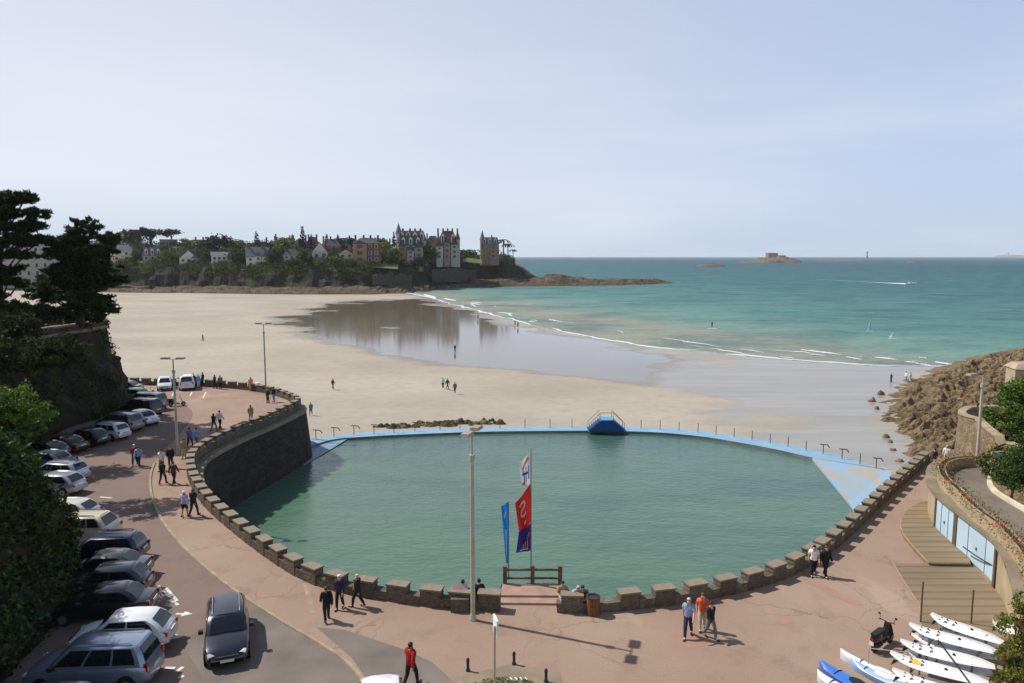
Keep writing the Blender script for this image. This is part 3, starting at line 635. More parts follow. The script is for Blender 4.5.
# ------------------------------------------------------------------ villas
glass = mat('far_window', (.02, .022, .026), .15, .2, 1, spec=.6)
slate = mat('slate_roof', lin((92, 96, 106)), .6, .15, .3); slate2 = mat('dark_slate', lin((66, 66, 72)), .6, .2, .3)
redroof = mat('brown_tile', lin((84, 68, 62)), .8, .2, .3)
WALLS = {'white': lin((202, 196, 186)), 'cream': lin((205, 190, 160)), 'stone': lin((150, 134, 114)), 'ochre': lin((146, 120, 88)), 'grey': lin((168, 162, 154)), 'tan': lin((142, 122, 98)), 'pink': lin((150, 112, 98)), 'darkbrick': lin((104, 82, 68))}
trim = mat('pale_trim', lin((216, 208, 196)), .8, .1, .5); ridge = mat('chimney_brick', lin((112, 78, 64)), .9, .2, .5)
def house(name, label, px, py, wp, hp, u, wall, roof='side', rmat=None, rh=.45, cols=3, rowsn=2, chim=(-.4, .4), dorm=0, rot=0, turret=None, dp=.7, cat='house', wings=()):
    y = P(px, station(px)[0], -6.4).y + u; p = PD(px, py, y); k = y / F; W, H = wp * k, hp * k; Dp = W * dp; hr = H * rh; hw = H - hr
    t = thing(name, label, cat, p, R(rot) - math.atan2(p.x, p.y)); wm = mat('wall_' + wall, WALLS[wall], .9, .12, .4); rmat = rmat or slate
    MB().box(-W / 2, W / 2, 0, Dp, -6, hw).build('wall', wm, t)
    e = .4; mb = MB()
    if roof == 'flat': mb.box(-W / 2 - .3, W / 2 + .3, -.3, Dp + .3, hw + .003, hw + .8)
    elif roof == 'side': mb.add([(-W / 2 - e, -e, hw), (W / 2 + e, -e, hw), (W / 2 + e, Dp + e, hw), (-W / 2 - e, Dp + e, hw), (-W / 2 - e, Dp / 2, hw + hr), (W / 2 + e, Dp / 2, hw + hr)], [(0, 1, 5, 4), (2, 3, 4, 5), (1, 2, 5), (3, 0, 4), (3, 2, 1, 0)])
    elif roof == 'front': mb.add([(-W / 2 - e, -e, hw), (W / 2 + e, -e, hw), (W / 2 + e, Dp + e, hw), (-W / 2 - e, Dp + e, hw), (0, -e, hw + hr), (0, Dp + e, hw + hr)], [(1, 2, 5, 4), (3, 0, 4, 5), (0, 1, 4), (2, 3, 5), (3, 2, 1, 0)])
    elif roof == 'hip': mb.add([(-W / 2 - e, -e, hw), (W / 2 + e, -e, hw), (W / 2 + e, Dp + e, hw), (-W / 2 - e, Dp + e, hw), (-W * .22, Dp / 2, hw + hr), (W * .22, Dp / 2, hw + hr)], [(0, 1, 5, 4), (2, 3, 4, 5), (1, 2, 5), (3, 0, 4), (3, 2, 1, 0)])
    elif roof == 'mansard':
        i = W * .10; mb.add([(-W / 2 - e, -e, hw), (W / 2 + e, -e, hw), (W / 2 + e, Dp + e, hw), (-W / 2 - e, Dp + e, hw), (-W / 2 + i, i, hw + hr), (W / 2 - i, i, hw + hr), (W / 2 - i, Dp - i, hw + hr), (-W / 2 + i, Dp - i, hw + hr)], [(0, 1, 5, 4), (1, 2, 6, 5), (2, 3, 7, 6), (3, 0, 4, 7), (4, 5, 6, 7), (3, 2, 1, 0)])
    rf = mb.build('roof', rmat, t)
    if roof == 'front':
        mb = MB(); mb.add([(-W / 2 + .2, -e - .06, hw + .05), (W / 2 - .2, -e - .06, hw + .05), (0, -e - .06, hw + hr - .5), (-W / 2 + .2, -e - .02, hw + .05), (W / 2 - .2, -e - .02, hw + .05), (0, -e - .02, hw + hr - .5)], [(0, 1, 2), (3, 5, 4), (0, 2, 5, 3), (1, 4, 5, 2), (0, 3, 4, 1)]); mb.build('gable', wm, t)
    for cx in chim:
        cw = max(.55, W * .035); MB().box(cx * W - cw, cx * W + cw, Dp * .5 - .6, Dp * .5 + .6, hw + hr * .3, hw + hr + 1.9).build('chimney', ridge, rf)
    for dd in range(dorm):
        cx = (dd + .5) / dorm * W * .9 - W * .45; dw = W * .07; y0 = -.25; z0 = hw + hr * .08; zt = hw + hr * .62
        d_ = MB(); d_.box(cx - dw, cx + dw, y0 - .3, Dp * .3, z0, zt); d_.add([(cx - dw - .2, y0 - .5, zt), (cx + dw + .2, y0 - .5, zt), (cx, y0 - .5, zt + dw * 1.5), (cx - dw - .2, Dp * .3, zt), (cx + dw + .2, Dp * .3, zt), (cx, Dp * .3, zt + dw * 1.5)], [(0, 1, 2), (5, 4, 3), (0, 2, 5, 3), (1, 4, 5, 2)]); do = d_.build('dormer', trim, rf)
        MB().box(cx - dw * .55, cx + dw * .55, y0 - .42, y0 - .32, z0 + .3, zt - .2).build('window', glass, do)
    for r_ in range(rowsn):
        for c_ in range(cols):
            cx = ((c_ + .5) / cols - .5) * W * .92; ww = min(.85, W / cols * .26); zz = hw * (r_ + .28) / rowsn; zh = hw / rowsn * .5
            o = MB().box(cx - ww - .22, cx + ww + .22, -.1, -.02, zz - .15, zz + zh + .2).build('window', trim, t)
            MB().box(cx - ww, cx + ww, -.2, -.11, zz, zz + zh).build('pane', glass, o)
    if turret:
        tx, tr, th, tz = turret; tx *= W; tr *= W; q = MB(); q.lathe([(tr, -6), (tr, H * th), (tr * 1.15, H * th + .1)], (tx, tr * .4, 0), 10); to = q.build('turret', wm, t, 40)
        MB().lathe([(tr * 1.2, H * th + .12), (tr * .5, H * (th + tz * .6)), (.05, H * (th + tz))], (tx, tr * .4, 0), 10).build('spire', rmat, to)
        MB().box(tx - tr * .3, tx + tr * .3, -tr * .75, -tr * .62, H * th * .55, H * th * .8).build('window', glass, to)
    for (x0, x1, z1, rt, wl) in wings:     # projecting wings: from x0 to x1, in fractions of the width
        a_, b_ = x0 * W, x1 * W; zt = z1 * H; wg = MB().box(a_, b_, -Dp * .22, -.012, -6, zt).build('wing', mat('wall_' + wl, WALLS[wl], .9, .12, .4), t); c_ = (a_ + b_) / 2; rr = (b_ - a_) * rt
        q = MB(); q.add([(a_ - .3, -Dp * .22 - .3, zt), (b_ + .3, -Dp * .22 - .3, zt), (c_, -Dp * .22 - .3, zt + rr), (a_ - .3, Dp * .3, zt), (b_ + .3, Dp * .3, zt), (c_, Dp * .3, zt + rr)], [(0, 1, 2), (5, 4, 3), (0, 2, 5, 3), (1, 4, 5, 2), (0, 3, 4, 1)]); q.build('roof', rmat, wg)
        for r_ in range(max(1, rowsn)):
            zz = zt * (r_ + .3) / max(1, rowsn); MB().box(c_ - (b_ - a_) * .2, c_ + (b_ - a_) * .2, -Dp * .22 - .12, -Dp * .22 - .03, zz, zz + zt / max(1, rowsn) * .48).build('window', glass, wg)
    return t
G = 'houses on the headland'
HOUSES = [
 ('apartment_block', 'long pale apartment block with balcony bands seen behind the near pines', 34, 285, 62, 48, 24, 'grey', dict(roof='flat', rh=.03, cols=8, rowsn=6, chim=(), cat='building')),
 ('villa', 'tall cream house with grey roof just clear of the near pine', 122, 266, 19, 21, 42, 'cream', dict(roof='side', rh=.3, cols=2, rowsn=3, chim=(.42,))),
 ('manor', 'grey stone manor with steep slate roof and dormers above the left end of the cliff', 153, 266.5, 18, 19, 44, 'stone', dict(roof='mansard', dorm=3, rmat=slate, rh=.42)),
 ('tower_house', 'square tower house on the skyline behind the trees at the far left', 136, 246, 10, 16, 108, 'stone', dict(roof='flat', rh=.06, cols=1, rowsn=2, chim=())),
 ('flat_house', 'pale flat-roofed building on the skyline beside the umbrella pine', 169, 250, 16, 10.5, 100, 'grey', dict(roof='flat', rh=.1, cols=4, rowsn=1, chim=())),
 ('chimney_house', 'pale skyline house with two groups of thin chimneys', 202, 251, 15, 11.5, 104, 'cream', dict(roof='flat', rh=.12, cols=3, rowsn=1, chim=(-.35, .1, .42))),
 ('gabled_house', 'white gabled house with grey roof between dark bushes', 189, 267, 17, 17, 42, 'white', dict(roof='front', cols=3, rh=.5, wings=((.12, .46, .5, .5, 'white'),))),
 ('grey_roofed_house', 'small stone house with long slate roof higher up behind the white gabled house', 176, 255.5, 15, 9, 70, 'stone', dict(roof='side', cols=3, rowsn=1)),
 ('square_house', 'square white house with tall dark windows at the edge of the cliff', 222, 266.5, 19, 14.5, 41, 'white', dict(roof='side', rh=.26, cols=4, rowsn=2, chim=(), dorm=0)),
 ('steep_house', 'narrow house with steep grey roof in the trees behind the square white house', 212, 256, 9, 11, 75, 'grey', dict(roof='front', cols=1, rowsn=1, chim=())),
 ('gabled_villa', 'white villa with twin gables and a long sloping slate roof', 258, 266, 22, 19, 43, 'white', dict(roof='side', rh=.55, cols=3, chim=(-.4, .2), wings=((-.1, .15, .5, .9, 'white'), (.18, .48, .48, .9, 'white')))),
 ('slate_house', 'slate-roofed house half hidden in dark trees right of the twin-gabled villa', 292, 263, 16, 14, 48, 'grey', dict(roof='hip', cols=3, rowsn=2, rmat=slate2)),
 ('roof_row_house', 'low dark-roofed house on the skyline above the twin-gabled villa', 250, 250, 20, 7, 100, 'grey', dict(roof='side', cols=3, rowsn=1)),
 ('peaked_house', 'dark pointed house on the skyline between firs', 300, 251, 15, 13, 95, 'stone', dict(roof='front', rmat=slate2, cols=2, rowsn=1, turret=(-.45, .16, .8, .5))),
 ('white_gable_house', 'house showing a bright white gable among dark roofs', 320, 259, 15, 17, 58, 'white', dict(roof='front', rh=.6, cols=2, rowsn=1, rmat=slate2)),
 ('dark_villa', 'dark villa with several chimneys behind the bright white gable', 331, 254, 20, 15, 84, 'darkbrick', dict(roof='hip', rmat=slate2, rh=.5, chim=(-.35, 0, .35))),
 ('low_white_house', 'low white-walled house left of the ochre villa', 346, 258, 14, 9, 60, 'white', dict(roof='front', rh=.55, cols=2, rowsn=1, rmat=slate2)),
 ('ochre_villa', 'ochre-fronted villa with dark stone wing and several chimneys', 367, 263, 27, 25, 50, 'darkbrick', dict(roof='hip', rmat=slate2, rh=.22, cols=4, rowsn=3, chim=(-.4, -.1, .15, .42), wings=((-.5, .0, .76, .25, 'ochre'),))),
 ('turreted_mansion', 'large grey mansion with pink brick tower and pointed turret', 411, 263, 24, 27, 46, 'grey', dict(roof='mansard', rmat=slate2, rh=.36, cols=4, rowsn=3, dorm=3, chim=(-.1, .35), turret=(-.42, .12, .72, .5), wings=((-.5, -.2, .60, .9, 'pink'), (-.15, .12, .45, .9, 'grey'), (.16, .5, .56, .9, 'stone')))),
 ('white_mansion', 'tall white mansion with crowded chimneys rising behind the turreted mansion', 412, 256, 29, 25, 82, 'white', dict(roof='mansard', rmat=slate, rh=.4, cols=5, rowsn=3, dorm=4, chim=(-.3, -.05, .12, .3), turret=(-.44, .1, .88, .42))),
 ('brown_roofed_mansion', 'big mansion with tall brown roofs and many chimneys', 448, 259, 23, 28, 48, 'grey', dict(roof='hip', rmat=redroof, rh=.5, cols=5, rowsn=3, dorm=2, chim=(-.42, -.2, .0, .2, .42), turret=(.42, .1, .68, .35), wings=((-.5, -.22, .44, 1.0, 'white'), (-.16, .08, .56, 1.1, 'stone'), (.14, .42, .50, 1.1, 'grey')))),
 ('side_villa', 'lower brown-roofed villa attached at the left of the big brown-roofed mansion', 433, 255, 14, 19, 62, 'stone', dict(roof='hip', rmat=redroof, rh=.45, cols=2, rowsn=2)),
 ('castle_villa', 'castle-like stone villa with pointed corner turret alone at the end of the headland', 490, 258, 18, 20.5, 50, 'tan', dict(wings=((.0, .34, .58, .9, 'tan'),), roof='mansard', rmat=slate, rh=.32, cols=3, rowsn=3, dorm=3, chim=(.1,), turret=(-.42, .13, .86, .48))),
]
HOUSES += [
 ('cottage', 'grey hip-roofed house high on the slope between the cream house and the stone manor', 141, 257, 12, 10, 78, 'stone', dict(roof='hip', cols=2, rowsn=2)),
 ('cottage', 'white gable-fronted cottage high on the slope left of the spreading flat-topped tree', 194, 257, 9, 9, 82, 'white', dict(roof='front', rh=.5, cols=1, rowsn=1)),
 ('cottage', 'pale skyline cottage with one chimney above the square white house', 229, 250, 13, 8, 104, 'cream', dict(roof='side', cols=2, rowsn=1, chim=(.3,))),
 ('cottage', 'white sloping-roofed cottage just left of the twin-gabled villa', 243, 265, 9, 13, 50, 'white', dict(roof='front', rh=.6, cols=1, rowsn=2, chim=())),
 ('cottage', 'grey steep-roofed house on the skyline right of the twin-gabled villa', 272, 252, 12, 12, 92, 'grey', dict(roof='front', rmat=slate2, rh=.55, cols=2, rowsn=1)),
 ('cottage', 'small white gable high among trees above the slate-roofed house', 287, 254, 9, 9, 78, 'white', dict(roof='front', rmat=slate2, rh=.6, cols=1, rowsn=1, chim=())),
 ('cottage', 'dark brick house with tall chimneys between the pointed house and the dark villa', 313, 251, 13, 14, 98, 'darkbrick', dict(roof='hip', rmat=slate2, rh=.5, cols=2, rowsn=2, chim=(-.3, .3))),
 ('cottage', 'stone house with turret on the skyline left of the ochre villa', 344, 251, 14, 13, 96, 'stone', dict(roof='hip', rmat=slate2, rh=.5, cols=2, rowsn=2, turret=(-.4, .14, .8, .5))),
 ('cottage', 'low white-gabled house on the skyline right of the ochre villa', 384, 250, 15, 9, 104, 'white', dict(roof='front', rh=.5, cols=2, rowsn=1)),
 ('cottage', 'narrow grey house wedged between the two largest mansions', 427, 256, 9, 17, 76, 'grey', dict(roof='front', rmat=slate2, rh=.4, cols=1, rowsn=3)),
 ('cottage', 'cream cottage low among trees between slate-roofed house and bright white gable', 305, 262, 10, 10, 50, 'cream', dict(roof='side', rh=.5, cols=2, rowsn=1, chim=(.3,)))]
for nm, lb, px, py, wp_, hp_, u_, wl, kw in HOUSES: tag(house(nm, lb, px, py, wp_, hp_, u_, wl, **kw), group=G)
# terrace walls on the far cliff
tw = masonry('terrace_stone', lin((76, 70, 60)), lin((98, 90, 76)), lin((58, 54, 45)), 1.6, .8)
for (x0, x1, y0, y1, u_, lb) in ((372, 412, 282, 271.5, 25, 'long grey terrace wall above the shore rocks below the mansions'), (432, 476, 279.5, 265, 27, 'tall grey cliff wall below the brown-roofed mansion'), (60, 150, 289.5, 285.5, 14, 'low dark sea wall along the far sand at left')):
    y = P(x0, station(x0)[0], -6.4).y + u_; y2 = P(x1, station(x1)[0], -6.4 if x1 < 430 else ZS).y + u_
    a, c_ = PD(x0, y0, y), PD(x1, y0, y2); h = zat(y1, y) - a.z; n = 14; fr = []
    for i in range(n + 1):
        q = a.lerp(c_, i / n) - a; d = math.sin(i * 1.3) * .8; fr.append(q + Vector((0, d, 0)))
    mb = MB(); mb.grid([[q + Vector((0, 9, h * .7)) for q in fr], [q + Vector((0, 0, h * (.82 + .5 * nz(i * .45, x0)) * (.55 + .45 * math.sin(math.pi * min(1, max(0, (i + .6) / (n + 1.2)))) ** .4))) for i, q in enumerate(fr)], [q + Vector((0, 0, -2)) for q in fr]][::-1])
    o = mb.build('terrace_wall', tw); o.location = a; tag(o, lb, 'wall')
lawn = mat('lawn', lin((92, 100, 54)), .95, .25, .1)
for (x0, x1, y0, y1, u_) in ((366, 398, 268, 263, 40), (462, 482, 263, 258.5, 42)):
    y = P(x0, station(x0)[0], -6.4).y + u_; mb = MB(); mb.grid([[PD(x, y0 + (x - x0) * .07 - 0, y) + Vector((0, 0, .8)) for x in np.linspace(x0, x1, 9)], [PD(x, y1 + (x - x0) * .09, y + 14) + Vector((0, 0, .8)) for x in np.linspace(x0, x1, 9)]])
    tag(mb.build('lawn', lawn), kind='structure')

# ------------------------------------------------------------------ far trees
LEAF = {k: mat('leaf_' + k, a, .8, .2, .15, col2=b, island=True, trans=.22, spec=.15) for k, (a, b) in {
    'dark': (lin((38, 50, 30)), lin((80, 92, 52))), 'mid': (lin((56, 70, 36)), lin((108, 122, 64))), 'light': (lin((74, 88, 40)), lin((124, 134, 66))), 'pine': (lin((26, 36, 24)), lin((54, 66, 40)))}.items()}
bark = mat('bark', lin((70, 58, 46)), .95, .3, 3, .5, 12)
def far_tree(kind, h, seed):
    t = bpy.data.objects.new('tree', None); COL.objects.link(t)
    if kind == 'conifer':
        pts = []; 
        for k in range(9): z = h * (.18 + .8 * k / 9); r = h * .2 * (1 - k / 9.5) + .25; pts.append((0, 0, z, r, r, h * .09))
        c = leaves('crown', clump(420, pts, 10, .3), .95, LEAF['pine'], t); MB().tube([(0, 0, -2), (0, 0, h * .9)], [.28, .08], 6).build('trunk', bark, t)
    elif kind == 'umbrella':
        bl_ = [(RNG.uniform(-.3, .3) * h, RNG.uniform(-.3, .3) * h, h * RNG.uniform(.74, .9), h * .26, h * .26, h * .11) for _ in range(7)] + [(0, 0, h * .86, h * .42, h * .42, h * .13)]
        leaves('crown', clump(900, bl_, 14, .3), 1.0, LEAF['pine'], t)
        mb = MB(); mb.tube([(0, 0, -2), (.2, 0, h * .45), (0, .1, h * .8)], [.45, .35, .2], 6)
        for a in (0, 2.1, 4.2): mb.tube([(.2, 0, h * .5), (math.cos(a) * h * .2, math.sin(a) * h * .2, h * .74)], [.2, .1], 5)
        mb.build('trunk', bark, t)
    elif kind == 'palm':
        mb = MB(); mb.tube([(0, 0, -2), (.2, 0, h * .5), (.1, 0, h * .86)], [.3, .22, .2], 6); mb.build('trunk', bark, t)
        f = MB()
        for k in range(15):
            a = k * 2.4; L = h * .4; e = [(math.cos(a) * L * s, math.sin(a) * L * s, h * .86 + L * (.55 * s - .95 * s * s) + .1 * (k % 3)) for s in (0, .35, .7, 1)]; n = Vector((-math.sin(a), math.cos(a), 0)) * .38
            f.grid([[Vector(q) + n * (1 - abs(.4 - i / 3)) for i, q in enumerate(e)], [Vector(q) - n * (1 - abs(.4 - i / 3)) for i, q in enumerate(e)]])
        f.build('crown', LEAF['dark'], t)
    else:
        bl_ = [(RNG.uniform(-.28, .28) * h, RNG.uniform(-.28, .28) * h, h * RNG.uniform(.4, .78), h * RNG.uniform(.16, .28), h * RNG.uniform(.16, .28), h * RNG.uniform(.14, .22)) for _ in range(8)] + [(0, 0, h * .55, h * .36, h * .36, h * .38)]
        leaves('crown', clump(900, bl_, 16, .32), 1.05, LEAF[kind], t); mb = MB(); mb.tube([(0, 0, -2), (.1, 0, h * .5)], [.35, .2], 6); mb.build('trunk', bark, t)
    return t
PROTO = {}
def put_tree(kind, px, py, hp, u, name, label, sx=1.0):
    var = random.randrange(2); key = (kind, var); y = P(px, station(px)[0], -6.4 if px < 430 else ZS).y + u; p = PD(px, py, y); h = hp * y / F
    if key not in PROTO: PROTO[key] = (far_tree(kind, 9.0, var), 9.0); o = PROTO[key][0]
    else: o = copy_tree(PROTO[key][0])
    o.name = name; o.location = p; s = h / 9.0; o.scale = (s * sx, s * sx, s); o.rotation_euler = (0, 0, random.uniform(0, 6.28)); tag(o, label, 'tree', 'trees on the headland')
TREES = [
 ('dark', 131, 250, 17, 100, 'round_tree', 'broad dark tree right beside the skyline tower house', 1.2), ('umbrella', 151, 254, 20, 92, 'umbrella_pine', 'widest dark umbrella pine on the headland skyline', 1.15),
 ('umbrella', 172, 247, 14, 112, 'umbrella_pine', 'small umbrella pine standing above the pale flat-roofed building', .9), ('mid', 161, 258, 12, 60, 'round_tree', 'round green tree behind the grey stone manor', 1.1),
 ('dark', 137, 266, 12, 44, 'round_tree', 'dark bushy tree between the cream house and the stone manor', 1), ('mid', 168, 266, 13, 42, 'round_tree', 'green bushy tree between the stone manor and the white gabled house', 1.1),
 ('light', 187, 249, 9, 104, 'round_tree', 'pale green round tree left of the skyline house with thin chimneys', 1.2), ('mid', 199, 256, 13, 84, 'round_tree', 'round mid-green tree below the skyline house with thin chimneys', 1.25),
 ('dark', 206, 266, 13, 44, 'round_tree', 'dark tree between the white gabled house and the square white house', 1), ('pine', 220, 256, 19, 78, 'spreading_pine', 'large dark spreading tree with flat top above the square white house', 1.3),
 ('light', 237, 254, 12, 84, 'round_tree', 'light green tree on the skyline right of the flat-topped dark tree', 1.2), ('dark', 239, 267, 15, 44, 'round_tree', 'big dark bush between the square white house and the twin-gabled villa', 1.3),
 ('conifer', 257, 249, 14, 108, 'fir_tree', 'small pointed fir on the skyline above the twin-gabled villa', .8), ('dark', 260, 252, 9, 90, 'round_tree', 'dark round tree on the slope just behind the twin-gabled villa', 1.3),
 ('conifer', 276, 249, 12, 104, 'fir_tree', 'pointed fir on the skyline left of the pale green treetop', 1), ('light', 284, 258, 17, 70, 'round_tree', 'large pale green tree above the half-hidden slate-roofed house', 1.3),
 ('dark', 276, 266, 14, 44, 'round_tree', 'dark tree just right of the twin-gabled villa', 1.1), ('conifer', 303, 254, 22, 88, 'fir_tree', 'tallest dark fir on the skyline beside the pointed house', .7),
 ('conifer', 312, 252, 14, 98, 'fir_tree', 'dark fir on the skyline above the bright white gable', .9), ('dark', 306, 266, 13, 46, 'round_tree', 'dark tree between the slate-roofed house and the bright white gable', 1.2),
 ('mid', 320, 269, 9, 42, 'round_tree', 'green bush below the bright white gable', 1.5), ('mid', 337, 268, 10, 42, 'round_tree', 'green bush below the low white-walled house', 1.5),
 ('dark', 352, 269, 8, 42, 'round_tree', 'dark bush at the left foot of the ochre villa', 1.4), ('light', 386, 259, 15, 66, 'round_tree', 'sunlit green tree between the ochre villa and the mansions', 1.1),
 ('mid', 391, 267, 16, 50, 'round_tree', 'broad green tree at the left of the turreted mansion', 1.1), ('conifer', 394, 248, 13, 96, 'fir_tree', 'single fir on the skyline left of the white mansion', .7),
 ('dark', 427, 266, 18, 46, 'round_tree', 'dark tree between the turreted and the brown-roofed mansions', 1), ('light', 431, 265, 11, 38, 'round_tree', 'pale green bush on the cliff edge left of the brown-roofed mansion', 1.2),
 ('light', 438, 268, 10, 36, 'round_tree', 'pale green bush on the cliff edge under the brown-roofed mansion', 1), ('dark', 453, 268, 13, 38, 'round_tree', 'dark bush below the right corner of the brown-roofed mansion', 1.6),
 ('dark', 468, 259, 8, 60, 'round_tree', 'dark low tree on the skyline between brown-roofed mansion and castle villa', 2.0), ('dark', 479, 266, 8, 40, 'round_tree', 'dark bush below the castle villa turret', 1.5),
 ('mid', 491, 267, 9, 38, 'round_tree', 'green bush on the cliff edge under the castle villa', 1.5), ('palm', 503, 259, 17, 52, 'palm_tree', 'tallest palm beside the castle villa', 1), ('palm', 508, 260, 14, 50, 'palm_tree', 'middle palm of the three by the castle villa', 1), ('palm', 513, 261, 10, 48, 'palm_tree', 'lowest palm of the three at the headland tip', 1),
 ('dark', 504, 266, 8, 44, 'round_tree', 'dark bush at the foot of the palms', 1.6)]
TREES += [('dark', 143, 259, 13, 74, 'round_tree', 'dark tree on the slope behind the left side of the stone manor', 1.3), ('dark', 182, 256, 11, 90, 'round_tree', 'dark tree on the slope just behind the white gabled house', 1.2), ('mid', 229, 262, 12, 60, 'round_tree', 'green tree behind the right corner of the square white house', 1.2),
 ('mid', 246, 258, 11, 84, 'round_tree', 'green tree on the slope left of the twin-gabled villa roof', 1.3), ('dark', 268, 258, 13, 76, 'round_tree', 'dark tree behind the right gable of the twin-gabled villa', 1.2), ('dark', 297, 269, 9, 41, 'round_tree', 'dark bush at the cliff edge below the slate-roofed house', 1.6), ('dark', 339, 254, 13, 96, 'round_tree', 'dark tree on the skyline left of the ochre villa', 1.2),
 ('dark', 351, 252, 12, 100, 'round_tree', 'dark tree rising behind the left chimney of the ochre villa', 1.1), ('mid', 378, 252, 12, 92, 'round_tree', 'green tree on the skyline just right of the ochre villa', 1.5), ('dark', 401, 270, 10, 36, 'round_tree', 'dark bush below the pink tower of the turreted mansion', 1.7), ('dark', 418, 269, 10, 36, 'round_tree', 'dark bush below the right wing of the turreted mansion', 1.7),
 ('dark', 445, 267, 9, 38, 'round_tree', 'dark bush right under the middle of the brown-roofed mansion', 1.8), ('dark', 461, 263, 9, 46, 'round_tree', 'dark bush beside the right corner turret of the brown-roofed mansion', 1.6), ('dark', 499, 268, 8, 38, 'round_tree', 'dark bush below the right side of the castle villa', 1.9), ('conifer', 327, 249, 12, 104, 'fir_tree', 'dark fir on the skyline behind the dark villa with chimneys', .9), ('conifer', 290, 249, 11, 106, 'fir_tree', 'short fir on the skyline left of the tallest fir', .9)]
for k_, px, py, hp_, u_, nm, lb, sx in TREES: put_tree(k_, px, py, hp_ * 1.25, u_, nm, lb, sx * 1.1)
# scrub that covers the slope in one mass
def scrub(name, px0, px1, u0, u1, n, size, mt, z0=.0, z1=3.0, gate=-1.0, seed=0):
    pts = []
    while len(pts) < n:
        px = random.uniform(px0, px1); u = random.uniform(u0, u1); by, cy, ry = station(px); B = P(px, by, -6.4 if px < 430 else ZS); q = B + Vector((B.x, B.y, 0)).normalized() * u
        g = nz(q.x * .045 + seed, q.y * .06 + seed, seed)
        if g < gate: continue
        zc, zr = zat(cy, B.y + 40), zat(ry, B.y + 110); foot = B.z + 2.2
        z = foot + (zc - foot) * min(1, max(0, (u - 30) / 10)) if u < 40 else np.interp(u, [40, 56, 68, 82, 110], [zc, zc + (zr - zc) * .22, zc + (zr - zc) * .42, zc + (zr - zc) * .62, zr])
        pts.append((q.x, q.y, z + z0 + random.random() * (z1 - z0) * (.6 + max(0, g))))
    tag(leaves(name, pts, size, mt), kind='stuff')
scrub('slope_woods', 40, 515, 46, 112, 46000, 1.6, LEAF['dark'], 0, 7.0, -.22, 3)
scrub('slope_bushes', 40, 512, 40, 90, 22000, 1.4, LEAF['mid'], 0, 6.0, -.05, 8)
scrub('cliff_top_scrub', 90, 412, 35, 46, 20000, 1.2, LEAF['mid'], -1.5, 5.0, -.2, 14)
scrub('cliff_creeper', 60, 520, 29, 41, 16000, 1.4, LEAF['dark'], -.5, .9, -.02, 20)
# ------------------------------------------------------------------ the cliff on the left
CB = spline([(-19, -12), (-19.3, 12), (-19.6, 22), (-20, 29), (-21.3, 34.5), (-24, 38.2), (-32, 42), (-38.6, 50), (-41.6, 60), (-42.8, 70), (-42.3, 78.5), (-44.5, 85), (-56, 93), (-80, 100)], .7)
def cliff_pt(i, u, e):
    p = CB[i]; n = Vector((-tang(CB, i).y, tang(CB, i).x, 0)); q = p + n * u
    far = min(1, max(0, (p.y - 44) / 8)); hgt = 8.2 + 1.2 * far + 5.0 * min(1, max(0, (33.5 - p.y) / 5)); z = e * hgt  # extra height near the camera, out of view, added to shade the parked cars
    if e > 0:
        k = nz(q.x * .5, q.y * .5, z * .4) * .6 + nz(q.x * .16, q.y * .16, z * .2) * .9 + (abs(nz(q.x * .9, q.y * .45, z * .9)) - .25) * .9 * far * (e < .6); q = q + n * (k - .1) * (1 if e < .97 else .2); z += nz(q.x * .3, q.y * .3, 7) * .5
    return Vector((q.x, q.y, z))
rows = []
for i in range(len(CB)):
    far = min(1, max(0, (CB[i].y - 50) / 8))
    pr = [(0, -.05), (.1, .06), (.35, .14), (.6, .24), (.8, .34), (1.0, .44), (1.2, .53), (1.5 + .5 * far, .62 - .02 * far), (1.9 + .5 * far, .74), (2.4 + .4 * far, .86), (3.2, .95), (5, 1.0), (9, 1.04), (18, 1.08), (34, 1.1)]
    rows.append([cliff_pt(i, u, e) for u, e in pr])
mb = MB(); mb.grid([r[::-1] for r in rows]); m, nt, b = base_mat('near_cliff', .9, .2)
v = noise_out(nt, .8, 7, stretch=(1, 1, .6), rough=.7); w2 = noise_out(nt, .35, 5)
c = ramp(nt, v, [(.3, lin((30, 27, 24))), (.5, lin((58, 51, 43))), (.72, lin((88, 77, 63)))]); c = mixnode(nt, ramp(nt, w2, [(.46, 0.0), (.58, .8)]), c, lin((50, 54, 34)))
nt.links.new(c, b.inputs['Base Color']); bump_to(nt, b, v, .9, .4)
tag(mb.build('cliff', m), kind='structure')
IVY = mat('leaf_ivy', lin((24, 36, 17)), .6, .2, .4, col2=lin((74, 94, 42)), island=True, trans=.2, spec=.25)
BRIGHT = mat('leaf_bright', lin((58, 82, 26)), .5, .2, .4, col2=lin((112, 138, 54)), island=True, trans=.30, spec=.2)
PINE = mat('leaf_near_pine', lin((16, 25, 13)), .7, .2, .3, col2=lin((60, 76, 40)), island=True, trans=.25, spec=.15)
idx = [i for i in range(len(CB)) if 14 < CB[i].y < 47 and CB[i].x > -37]
pts = []; LT = ((0, .0), (.35, .14), (.8, .34), (1.2, .53), (1.9, .74), (2.4, .86), (3.2, .95), (5, 1.0), (9, 1.04))
while len(pts) < 60000:
    i = random.choice(idx); k = random.random() ** .8 * (len(LT) - 1); a = int(k); f = k - a; (u0, e0), (u1, e1) = LT[a], LT[min(a + 1, len(LT) - 1)]
    p = cliff_pt(i, u0 + (u1 - u0) * f, max(.02, e0 + (e1 - e0) * f)); g = nz(p.x * .6, p.y * .6, p.z * .6)
    if g < -.45: continue
    n = Vector((-tang(CB, i).y, tang(CB, i).x, 0)); p = p - n * (.05 + random.random() * .35 * (.6 + g)) + Vector((random.uniform(-.35, .35), random.uniform(-.35, .35), random.uniform(-.1, .3)))
    pts.append(tuple(p))
